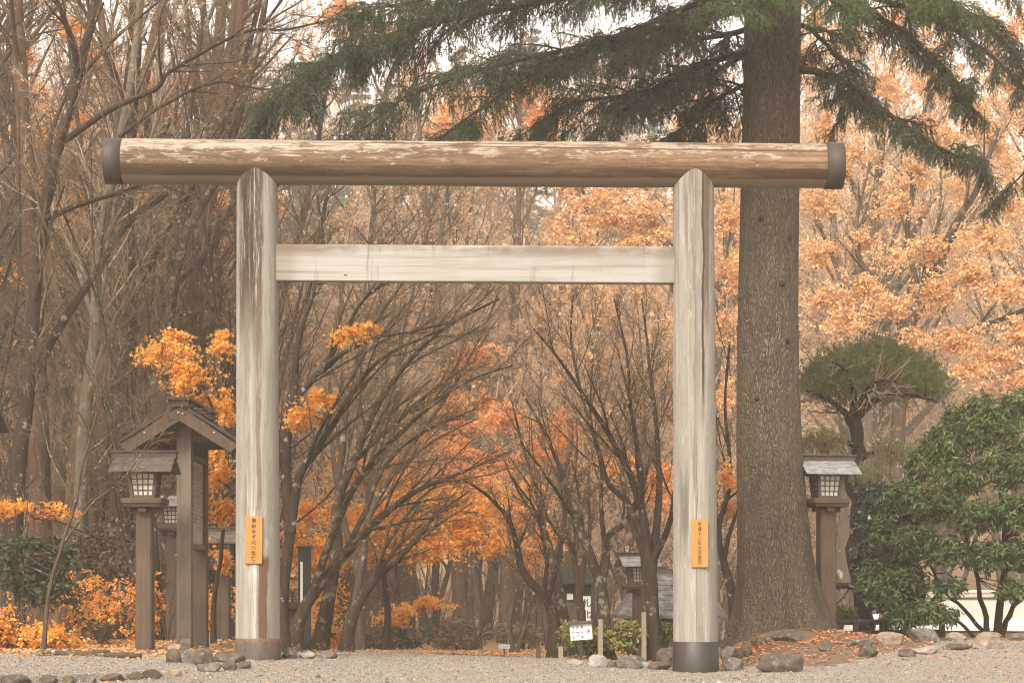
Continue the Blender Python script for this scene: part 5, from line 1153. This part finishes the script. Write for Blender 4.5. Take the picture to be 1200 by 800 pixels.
lowp = P(1004, 475, dT) - base; dirn = nrm(nrm(tip - lowp) * .5 + np.array([0, 0, .5]) + r.normal(0, .45, (n_, 3)))
tw = np.stack([tip - dirn * .12, tip - dirn * .05, tip + np.array([0, 0, .03])], 1)
needles(cb, r, tw, 46, .035, .009, 1, .5)
for (px, py, rx, rz) in ((965, 519, 30, 12), (1052, 530, 34, 13), (1022, 556, 28, 14)):
    n2 = 170; c0_ = P(px, py, 31.5) - base; v = nrm(r.normal(0, 1, (n2, 3))) * (r.random((n2, 1)) ** .4) * np.array([rx / F * 31.5, .6, rz / F * 31.5]) + c0_
    tw = np.stack([v - np.array([0, 0, .1]), v, v + r.normal(0, .04, (n2, 3)) + np.array([0, 0, .08])], 1); tubes(cb, tw, np.tile([.004, .003, .002], (n2, 1)), 3); needles(cb, r, tw, 30, .04, .009, 1, .6)
cb.build('crown', [M['twig_grey'], M['pine']], tp)

def leaf_shrub(name, label, base, stems, blobs, seed, leafmat_, n_ros, per, ls, wood='bark_dark', shape='oval', cat='shrub', droop=-.25, group=None, r0=.03, surf=.55, wmin=2):
    """blobs: (centre xyz rel. base, radii, weight)"""
    r = np.random.default_rng(seed); root = thing(name, label, cat, base, 0, group)
    tb = Buf()
    sp = np.concatenate([s[0].reshape(-1, 3) for s in [stems]]) if stems is not None else None
    if stems is not None: tubes(tb, stems[0], stems[1], 7)
    W = np.array([b_[2] for b_ in blobs], float); W /= W.sum(); pick = r.choice(len(blobs), n_ros, p=W)
    C = np.array([b_[0] for b_ in blobs])[pick]; Rd = np.array([b_[1] for b_ in blobs])[pick]
    v = nrm(r.normal(0, 1, (n_ros, 3))); rad_ = surf + (1 - surf) * r.random(n_ros) ** .6; rad_ = np.where(r.random(n_ros) < .25, r.random(n_ros) ** .5, rad_)
    lump = 1 + .16 * np.sin(v[:, 0] * 7 + pick) * np.sin(v[:, 2] * 6 + pick * 2)
    T_ = C + v * Rd * (rad_ * lump)[:, None]
    if sp is not None:
        near = sp[np.argmin(((T_[:, None] - sp[None]) ** 2 * np.array([1, 1, .5])).sum(-1), 1)]
        kx = r.random(n_ros) < .35; a = near[kx]; b_ = T_[kx]; m = (a + b_) / 2 + r.normal(0, .05, a.shape) - np.array([0, 0, .03])
        u = np.linspace(0, 1, 5)[None, :, None]; tw = (1 - u) ** 2 * a[:, None] + 2 * u * (1 - u) * m[:, None] + u ** 2 * b_[:, None]
        tubes(tb, tw, np.tile(np.linspace(.010, .004, 5), (len(a), 1)), 4)
    if tb.n: tb.build('stem', M[wood], root)
    idx = np.repeat(np.arange(n_ros), per); K = len(idx); ax = nrm(v * .6 + np.array([0, 0, .35]) + r.normal(0, .25, (n_ros, 3)))[idx]
    side = nrm(np.cross(ax, r.normal(0, 1, (K, 3)))); d_ = nrm(side + ax * r.uniform(-.1, .7, (K, 1)) + np.array([0, 0, droop]))
    lb = Buf(); leaves(lb, r, T_[idx] + d_ * ls * .5 + r.normal(0, ls * .3, (K, 3)), ls, shape, 0, .9, .3, axis=d_, curl=.25)
    lb.build('foliage', M[leafmat_], root)
    return root
dS = 29.6; base = G(1150, dS); r = np.random.default_rng(301)
def bl(px, py, d, rx, rz, w, ry=None): return (P(px, py, d) - base, np.array([rx / F * d, (ry or rx * .9) / F * d, rz / F * d]), w)
st = px_stems(base, [([(1158, 752, dS), (1154, 715, dS), (1143, 670, dS), (1130, 610, dS), (1120, 550, dS)], .05, .015), ([(1168, 752, dS), (1172, 700, dS), (1178, 640, dS), (1172, 560, dS), (1165, 500, dS)], .07, .018), ([(1162, 748, dS), (1130, 715, dS), (1105, 690, dS), (1080, 640, dS), (1060, 590, dS)], .035, .012),
        ([(1172, 745, dS), (1190, 705, dS), (1215, 670, dS), (1230, 600, dS)], .045, .014), ([(1148, 752, dS), (1120, 725, dS), (1098, 708, dS), (1085, 695, dS)], .03, .01), ([(1175, 750, dS), (1182, 720, dS), (1200, 700, dS), (1225, 690, dS)], .03, .01)], 16, r, .01)
leaf_shrub('evergreen_shrub', 'large glossy green broadleaf evergreen spreading over the stones at the right', base, st,
    [bl(1165, 500, 29.4, 30, 30, 1), bl(1195, 478, 29.6, 26, 24, 0.8), bl(1140, 510, 29.3, 24, 22, 0.8), bl(1110, 520, 29.3, 28, 24, 0.9), bl(1085, 545, 29.4, 26, 22, 0.8), bl(1125, 560, 28.9, 30, 22, 1), bl(1175, 550, 28.8, 34, 24, 1), bl(1215, 530, 29.2, 30, 30, 0.8), bl(1060, 580, 29.4, 26, 22, 0.8), bl(1095, 590, 28.9, 30, 22, 1), bl(1140, 605, 28.6, 32, 22, 1), bl(1190, 600, 28.5, 32, 24, 1), bl(1225, 590, 29, 26, 30, 0.6), bl(1040, 625, 29.5, 24, 22, 0.8), bl(1075, 635, 29, 28, 22, 0.9), bl(1115, 645, 28.7, 30, 20, 0.9), bl(1165, 650, 28.5, 30, 20, 0.8), bl(1205, 650, 28.6, 26, 22, 0.7), bl(1030, 670, 29.6, 20, 20, 0.6), bl(1065, 680, 29.2, 26, 16, 0.6), bl(1110, 688, 28.8, 22, 12, 0.4), bl(1185, 690, 28.6, 22, 12, 0.4), bl(1150, 475, 29.8, 18, 12, 0.35), bl(1120, 488, 29.7, 16, 12, 0.3), bl(1235, 660, 29, 24, 26, 0.5), bl(1085, 715, 28.8, 26, 14, 0.5), bl(1045, 700, 29.2, 26, 20, 0.7), bl(1060, 722, 29, 26, 13, 0.5), bl(1022, 690, 29.4, 18, 18, 0.4), bl(1110, 722, 28.7, 18, 10, 0.25)],
    302, 'evergreen', 3300, 10, .09, shape='lance', surf=.35)
dS2 = 31.0; base = G(1040, dS2)
leaf_shrub('evergreen_shrub', 'dark small leaved evergreen crowding the topiary trunk behind the rail fence', base, px_stems(base, [([(1040, 742, dS2), (1038, 690, dS2), (1030, 630, dS2), (1034, 590, dS2)], .04, .012), ([(1044, 742, dS2), (1056, 700, dS2), (1062, 650, dS2)], .03, .01)], 14, np.random.default_rng(5)),
    [bl(1040, 610, 31, 34, 40, 1), bl(1022, 650, 31, 24, 34, .8), bl(1050, 665, 30.6, 30, 34, 1), bl(1045, 700, 30.8, 30, 18, .7), bl(1022, 590, 31.4, 22, 26, .5)], 303, 'evergreen_dark', 1500, 8, .085)
def mound_shrub(label, px, d, py, rx, rz, mat, seed, n=420, ls=.055, shape='oval', group=None, name='shrub', per=6):
    global base
    base = G(px, d); c = np.array([0, 0, HC - (py - 690) / F * d - base[2]]); rr_ = np.random.default_rng(seed)
    k_ = 7; stt = []
    for i in range(k_):
        a = rr_.uniform(0, 6.28); e = np.array([math.cos(a) * rx / F * d * .7, math.sin(a) * rx / F * d * .6, c[2] + rr_.uniform(-.2, .6) * rz / F * d]); stt.append(catmull([np.zeros(3), e * np.array([.4, .4, .6]), e], 8))
    rx_, rz_ = rx / F * d, rz / F * d
    bs = [(c + np.array([rr_.normal(0, .55) * rx_, rr_.normal(0, .4) * rx_, rr_.normal(0, .4) * rz_]), np.array([rx_, rx_ * .8, rz_]) * rr_.uniform(.35, .8), 1) for i in range(7)]
    return leaf_shrub(name, label, base, (np.array(stt), np.tile(np.linspace(.012, .005, 8), (k_, 1))), bs, seed, mat, n, per, ls, shape=shape, group=group, droop=-.1, wood='bark_mid', surf=.15)
gy = 'yellow green shrubs left of the pale gate post'
mound_shrub('yellow green low shrub under the direction sign', 690, 27.6, 748, 30, 14, 'olive', 311, group=gy)
mound_shrub('yellow green shrub spreading left of the gate post rocks', 740, 27.6, 745, 30, 13, 'olive', 312, group=gy)
mound_shrub('yellow green shrub touching the pale gate post', 778, 28, 742, 20, 15, 'olive', 313, group=gy)
mound_shrub('small yellow green shrub between conifer and topiary trunk', 986, 31.6, 718, 16, 10, 'olive', 314)
gl = 'orange undergrowth at the left'
for i, (px, d, py, rx, rz, mat, lab, n, ls) in enumerate((
    (18, 26.8, 748, 44, 22, 'yellow_orange', 'dense yellow orange bush in the lower left corner', 520, .07), (-20, 27, 730, 50, 24, 'orange', 'orange bush cut by the left frame edge', 300, .07), (24, 28.5, 665, 52, 44, 'green_shrub', 'green leafy shrub above the orange bush at the left', 420, .085), (70, 30, 715, 44, 38, 'orange', 'loose orange bush behind the thin sapling', 130, .06),
    (118, 29, 730, 40, 30, 'orange', 'loose bush with few orange leaves left of the lantern post', 170, .05), (125, 31, 690, 34, 26, 'orange_red', 'reddish bush behind the left lantern post', 90, .065), (196, 31, 705, 28, 50, 'orange', 'orange bush between lantern post and notice board', 230, .06), (20, 30, 592, 44, 10, 'yellow_orange', 'thin spray of orange maple leaves at the left edge', 130, .08), (150, 33, 655, 50, 40, 'dry', 'dry brown bush behind the left lantern', 300, .07),
    (240, 33, 715, 34, 36, 'orange', 'orange bush behind the notice board posts', 300, .07), (85, 33, 660, 46, 44, 'dry', 'dry twiggy bush in the dark gap among left trunks', 260, .07))):
    mound_shrub(lab, px, d, py, rx, rz, mat, 320 + i, n=n, ls=ls, shape='star' if 'maple' in lab else 'diamond', group=gl, per=7)
gm = 'dry bushes along the far verge'
for i, (px, d, py, rx, rz, mat, lab, n) in enumerate(((475, 44, 750, 36, 16, 'green_shrub', 'low dull green bush on the far verge, left of the dark trunks', 240), (545, 46, 748, 44, 20, 'dry', 'big dry brown bush left of the tiny white sign', 420), (615, 48, 742, 40, 18, 'dry', 'dry brown bush right of the tiny white sign', 360), (430, 42, 752, 30, 14, 'dry', 'dry bush under the orange maple', 240),
    (520, 52, 735, 40, 14, 'green_shrub', 'grey green bush behind the big dry brown bush', 260), (700, 40, 738, 36, 16, 'dry', 'brown bush behind the forked maple', 260), (380, 40, 745, 30, 18, 'orange', 'orange bush at the feet of the leaning maples', 300))):
    mound_shrub(lab, px, d, py, rx, rz, mat, 340 + i, n=int(n * .8), ls=.075, shape='diamond', group=gm)

# ================================================================== FOREST BEHIND (copies of a few trees)
def template(name, label, cat, H, seed, wood, twig, levels, stems=1, lean=.06, leaf=None, nleaf=0, ls=.12, r0=.2, t0=.3, shapeleaf='diamond'):
    r = np.random.default_rng(seed); n = 22; Ps, Rs = [], []
    for s in range(stems):
        a = r.uniform(0, 6.28); l = r.uniform(.3, 1) * lean * (1 if stems == 1 else 2.2)
        top = np.array([math.cos(a) * l * H, math.sin(a) * l * H, H * r.uniform(.85, 1)])
        q = [np.array([0, 0, -.25]), top * .3 + np.array([*r.normal(0, .02 * H, 2), 0]), top * .65 + np.array([*r.normal(0, .025 * H, 2), 0]), top]
        Ps.append(catmull(q, n)); t = np.linspace(0, 1, n); Rs.append((r0 * (1 if s == 0 else .75)) * (1 - .85 * t) * (1 + .5 * np.exp(-t * 25)))
    Pt, R = np.array(Ps), np.array(Rs); root = thing(name, label, cat, (0, 0, 0))
    tb, cb = Buf(), Buf(); tubes(tb, Pt, R, 8); cur = (Pt, R)
    for li, lv in enumerate(levels):
        cur = children(r, *cur, **lv); tubes(tb if li == 0 else cb, *cur, 5 if li == 0 else 3)
    if nleaf:
        f = cur[0].reshape(-1, 3); q = f[r.integers(0, len(f), nleaf)] + r.normal(0, .07, (nleaf, 3)); leaves(cb, r, q, ls, shapeleaf, 1, .4, .8)
    tb.build('trunk', M[wood], root); cb.build('crown', [M[twig], M[leaf]] if nleaf else [M[twig]], root)
    return root
def TL(n1, L, up=.05, rm=.007, t0=.25, n2=7, n3=6, n4=4): return [
    dict(n=n1, t0=t0, t1=.99, ang=(25, 55), length=L, M=7, up=up, wig=.08, rf=.5, rmin=.015), dict(n=n2, t0=.2, t1=1, ang=(25, 50), length=.5, M=6, up=up * .8, wig=.1, rf=.55, rmin=.010),
    dict(n=n3, t0=.15, t1=1, ang=(25, 55), length=.55, M=5, up=up * .5, wig=.13, rf=.6, rmin=rm), dict(n=n4, t0=.1, t1=1, ang=(25, 60), length=.6, M=4, up=.01, wig=.15, rf=.7, rmin=rm)]
TPL = {
 'slim': template('bare_tree', 'x', 'tree', 17, 401, 'bark_mid', 'twig_mid', TL(22, .22, .05, .006, .3), lean=.08, leaf='golden', nleaf=160, ls=.07, r0=.19),
 'slim2': template('bare_tree', 'x', 'tree', 18, 402, 'bark_dark', 'twig', TL(22, .24, .04, .006, .35), lean=.12, leaf='golden', nleaf=160, ls=.07, r0=.22),
 'twin': template('bare_tree', 'x', 'tree', 15, 403, 'bark_mid', 'twig_pale', TL(14, .3, .06, .006, .2), stems=3, lean=.12, leaf='tan_leaf', nleaf=4200, ls=.085, r0=.15),
 'wide': template('bare_tree', 'x', 'tree', 14, 404, 'bark_mid', 'twig_pale', TL(24, .36, .06, .008, .18), stems=2, lean=.1, leaf='tan_leaf', nleaf=3000, ls=.085, r0=.2),
 'tan': template('leafy_tree', 'x', 'tree', 13, 405, 'bark_mid', 'twig_pale', TL(22, .34, .05, .008, .18), stems=2, lean=.1, r0=.2, leaf='tan_leaf', nleaf=9000, ls=.12),
 'peach': template('leafy_tree', 'x', 'tree', 13, 406, 'bark_mid', 'twig_pale', TL(22, .34, .05, .008, .18), stems=1, lean=.06, r0=.22, leaf='peach', nleaf=13000, ls=.13),
 'tall': template('tall_trunk_tree', 'x', 'tree', 24, 407, 'bark_red', 'twig', TL(18, .16, .03, .008, .55), lean=.02, r0=.30),
}
TPL['thin'] = template('bare_tree', 'x', 'tree', 15, 409, 'bark_dark', 'twig_mid', TL(14, .3, .06, .005, .2), stems=3, lean=.12, r0=.10)
def conifer_template(seed):
    r = np.random.default_rng(seed); H = 20; n = 20; root = thing('hill_conifer', 'x', 'tree'); z = np.linspace(-.3, H, n)
    Pt = np.stack([.1 * np.sin(z * .3), .1 * np.cos(z * .4), z], -1)[None]; R = (.28 * (1 - .9 * np.linspace(0, 1, n)))[None]
    tb, cb = Buf(), Buf(); tubes(tb, Pt, R, 8)
    l1, q1 = children(r, Pt, R, 90, .12, 1, (75, 100), 3.6, 7, -.05, .05, .35, .01, shape=.85, absolute=True); tubes(tb, l1, q1, 4)
    l2, q2 = children(r, l1, q1, 14, .15, 1, (35, 70), .35, 5, -.08, .1, .6, .006, flat=.4); tubes(cb, l2, q2, 3)
    needles(cb, r, l2, 44, .2, .05, 1); needles(cb, r, l1, 40, .2, .05, 1)
    tb.build('trunk', M['bark_mid'], root); cb.build('crown', [M['twig'], M['hazy_green']], root); return root
TPL['conifer'] = conifer_template(408)
used = set()
def plant(kind, px, d, s, rz, label, group, tilt=(0, 0), mat=None):
    t = TPL[kind]; x = X(px, d); loc = (x, d, gz(x, d) - .05); rot = (tilt[0], tilt[1], rz)
    if kind not in used:
        used.add(kind); t.location = loc; t.rotation_euler = rot; t.scale = (s, s, s); t['label'] = label; t['group'] = group
        return t
    return copy_tree(t, loc, scale=(s, s, s), rot=rot, label=label, group=group, mat=mat)
r = np.random.default_rng(500)
BM = [None, {'trunk': M['bark_dark']}, {'trunk': M['bark_lichen']}, {'trunk': M['bark_red']}, {'trunk': M['bark_mid']}]
def band(n, px0, px1, d0, d1, kinds, wts, label, group, smin=.8, smax=1.2, tilt=4, mat=None):
    for i in range(n):
        px = px0 + (px1 - px0) * ((i * .618034 + r.random() * .25) % 1); d = d0 + (d1 - d0) * ((i + r.random()) / n)
        kd = r.choice(kinds, p=wts)
        lb = label if isinstance(label, str) else label[kd]
        plant(kd, px, d, r.uniform(smin, smax), r.uniform(0, 6.28), lb, group if isinstance(group, str) else group[kd], (rad(r.normal(0, tilt)), rad(r.normal(0, tilt))), mat or (BM[r.integers(0, 5)] if kd in ('slim', 'slim2') else None))
band(34, -160, 300, 37, 64, ['slim', 'slim2', 'tall'], [.45, .35, .2], {'slim': 'slim bare tree in the crowded wood at the left', 'slim2': 'leaning dark bare tree in the crowded wood at the left', 'tall': 'tall straight reddish trunk in the crowded wood at the left'},
     {'slim': 'slim bare trees in the left wood', 'slim2': 'leaning dark trees in the left wood', 'tall': 'tall straight trunks in the left wood'}, .8, 1.15, 5)
band(9, 385, 600, 60, 96, ['tall', 'slim2'], [.6, .4], {'tall': 'misty straight trunk standing beyond the end of the path', 'slim2': 'misty leaning bare tree beyond the end of the path'}, {'tall': 'misty straight trunks beyond the path', 'slim2': 'misty leaning trees beyond the path'}, .8, 1.1, 2)
band(11, 600, 900, 52, 84, ['twin', 'wide', 'slim'], [.5, .3, .2], {'twin': 'many stemmed bare tree in the mist right of the path', 'wide': 'spreading pale twigged tree in the mist right of the path', 'slim': 'slim bare tree in the mist right of the path'},
     {'twin': 'many stemmed trees right of the path', 'wide': 'spreading pale trees right of the path', 'slim': 'slim trees right of the path'}, .6, .9, 4)
band(7, 290, 470, 50, 84, ['twin', 'wide'], [.5, .5], {'twin': 'many stemmed bare tree in the mist left of the path', 'wide': 'spreading pale twigged tree in the mist left of the path'}, {'twin': 'many stemmed trees left of the path', 'wide': 'spreading pale trees left of the path'}, .65, .95, 4)
band(20, 370, 720, 44, 86, ['thin'], [1], 'small bare twiggy shrub on the misty verge beyond the gate', 'small bare shrubs on the verge', .2, .38, 6)
hl = {'wide': 'pale twigged bare tree on the hazy slope beyond the path', 'tan': 'tree with dry tan leaves on the hazy slope beyond the path', 'peach': 'pale orange leaved tree on the hazy slope beyond the path', 'twin': 'bare many stemmed tree on the hazy slope beyond the path', 'conifer': 'grey green conifer on the hazy slope behind the fir branches'}
hg = {'wide': 'pale bare trees on the slope', 'tan': 'tan leaved trees on the slope', 'peach': 'pale orange trees on the slope', 'twin': 'many stemmed trees on the slope', 'conifer': 'conifers on the slope'}
band(34, -150, 1350, 84, 125, ['wide', 'tan', 'twin', 'peach'], [.5, .18, .27, .05], hl, hg, .85, 1.25)
band(44, -150, 1350, 125, 175, ['wide', 'tan', 'peach', 'twin'], [.6, .22, .06, .12], hl, hg, 1.0, 1.5)
band(40, -150, 1350, 175, 245, ['wide', 'tan', 'peach'], [.65, .27, .08], hl, hg, 1.1, 1.6)
band(12, 860, 1330, 80, 130, ['peach', 'tan', 'wide'], [.3, .2, .5], hl, hg, .9, 1.3)
band(9, 280, 560, 120, 165, ['conifer'], [1], hl, hg, 1.2, 1.6, 1)
band(5, 620, 880, 130, 165, ['conifer', 'peach'], [.4, .6], hl, hg, 1.0, 1.4, 1)
ml = {'tan': 'tall tree with dry tan leaves in the mist behind the gate opening', 'wide': 'tall pale twigged bare tree in the mist behind the gate opening', 'peach': 'tall pale orange tree in the mist behind the gate opening'}
mg = {'tan': 'tan trees behind the gate', 'wide': 'pale bare trees behind the gate', 'peach': 'pale orange trees behind the gate'}
band(15, 290, 900, 72, 104, ['tan', 'wide', 'peach'], [.3, .55, .15], ml, mg, 1.25, 1.7)
band(14, -120, 310, 30, 46, ['thin'], [1], 'thin bare understorey tree in the left wood', 'thin understorey trees in the left wood', .45, .75, 4)
band(9, -140, 320, 62, 95, ['wide'], [1], 'tall pale bare tree with dry leaf flecks far behind the left wood', 'tall pale trees behind the left wood', 1.3, 1.7, 3)
band(9, 880, 1320, 70, 110, ['wide', 'tan'], [.6, .4], {'wide': 'tall pale bare tree in the mist at the upper right', 'tan': 'tall tan leaved tree in the mist at the upper right'}, {'wide': 'tall pale trees at the right', 'tan': 'tall tan trees at the right'}, 1.4, 1.9, 3)
band(6, -120, 310, 60, 90, ['peach'], [1], 'pale orange tree glowing behind the left wood', 'pale orange trees behind the left wood', 1.0, 1.4, 4)
for kd in TPL:
    if kd not in used:
        for c_ in list(TPL[kd].children): bpy.data.objects.remove(c_)
        bpy.data.objects.remove(TPL[kd])

# ================================================================== AIR, SKY, LIGHT, CAMERA
HAZE = .0017
me = bpy.data.meshes.new('haze'); bm = bmesh.new(); bmesh.ops.create_cube(bm, size=1); bm.to_mesh(me); bm.free()
hz_ = link('haze', me, None, (0, 130, 48)); hz_.scale = (860, 620, 104); tag(hz_, 'pale warm autumn haze thickening over the far trees', 'haze', kind='stuff')
hm = bpy.data.materials.new('haze_air'); hm.use_nodes = True; hm.node_tree.nodes.clear()
o_ = hm.node_tree.nodes.new('ShaderNodeOutputMaterial'); v_ = hm.node_tree.nodes.new('ShaderNodeVolumePrincipled')
v_.inputs['Color'].default_value = (1.0, .90, .785, 1); v_.inputs['Density'].default_value = HAZE; v_.inputs['Anisotropy'].default_value = .25
hm.node_tree.links.new(v_.outputs[0], o_.inputs['Volume']); me.materials.append(hm)
try: hm.cycles.homogeneous_volume = True
except Exception: pass
try: hm.cycles.volume_sampling = 'DISTANCE'
except Exception: pass

SUN_EL, SUN_AZ = 42, -158          # azimuth of the sun measured from +Y towards +X
w = bpy.data.worlds.new('World'); SC.world = w; w.use_nodes = True; nt = w.node_tree; nt.nodes.clear()
out = nt.nodes.new('ShaderNodeOutputWorld'); bg = nt.nodes.new('ShaderNodeBackground'); sky = nt.nodes.new('ShaderNodeTexSky')
sky.sky_type = 'NISHITA'; sky.sun_disc = False; sky.sun_elevation = rad(SUN_EL); sky.sun_rotation = rad(SUN_AZ); sky.air_density = 1.2; sky.dust_density = 4; sky.ozone_density = 1
hs = nt.nodes.new('ShaderNodeHueSaturation'); hs.inputs['Saturation'].default_value = .12
mx = nt.nodes.new('ShaderNodeMix'); mx.data_type = 'RGBA'; mx.blend_type = 'MULTIPLY'; mx.inputs[0].default_value = 1; mx.inputs[7].default_value = (1.0, .975, .915, 1)
nt.links.new(sky.outputs[0], hs.inputs['Color']); nt.links.new(hs.outputs[0], mx.inputs[6]); nt.links.new(mx.outputs[2], bg.inputs['Color'])
bg.inputs['Strength'].default_value = .15; nt.links.new(bg.outputs[0], out.inputs[0])
ld = bpy.data.lights.new('sun', 'SUN'); ld.energy = 1.5; ld.angle = rad(12); ld.color = (1, .95, .87)
lo = bpy.data.objects.new('sun', ld); COL.objects.link(lo)
sd = Vector((math.sin(rad(SUN_AZ)) * math.cos(rad(SUN_EL)), math.cos(rad(SUN_AZ)) * math.cos(rad(SUN_EL)), math.sin(rad(SUN_EL))))
lo.rotation_euler = sd.to_track_quat('Z', 'Y').to_euler()
lo.location = (0, -20, 30)

cd = bpy.data.cameras.new('camera'); cam = bpy.data.objects.new('camera', cd); COL.objects.link(cam); SC.camera = cam
cam.location = (0, 0, HC); cam.rotation_euler = (math.pi / 2, 0, 0)
cd.sensor_width = 36; cd.lens = F / 1200 * 36; cd.shift_y = (690 - 400) / 1200; cd.clip_start = .1; cd.clip_end = 1500
SC.render.engine = 'CYCLES'
SC.view_settings.view_transform = 'Standard'; SC.view_settings.look = 'None'; SC.view_settings.gamma = 1; SC.view_settings.exposure = 1.4
cy = SC.cycles
cy.max_bounces = 7; cy.diffuse_bounces = 4; cy.glossy_bounces = 2; cy.transmission_bounces = 3; cy.volume_bounces = 3; cy.transparent_max_bounces = 4
cy.caustics_reflective = False; cy.caustics_refractive = False; cy.pixel_filter_type = 'BLACKMAN_HARRIS'; cy.filter_width = 1.15; cy.use_adaptive_sampling = False
try:
    cy.use_denoising = True; cy.denoiser = 'OPENIMAGEDENOISE'; cy.denoising_input_passes = 'RGB_ALBEDO_NORMAL'; cy.denoising_prefilter = 'ACCURATE'
except Exception: pass
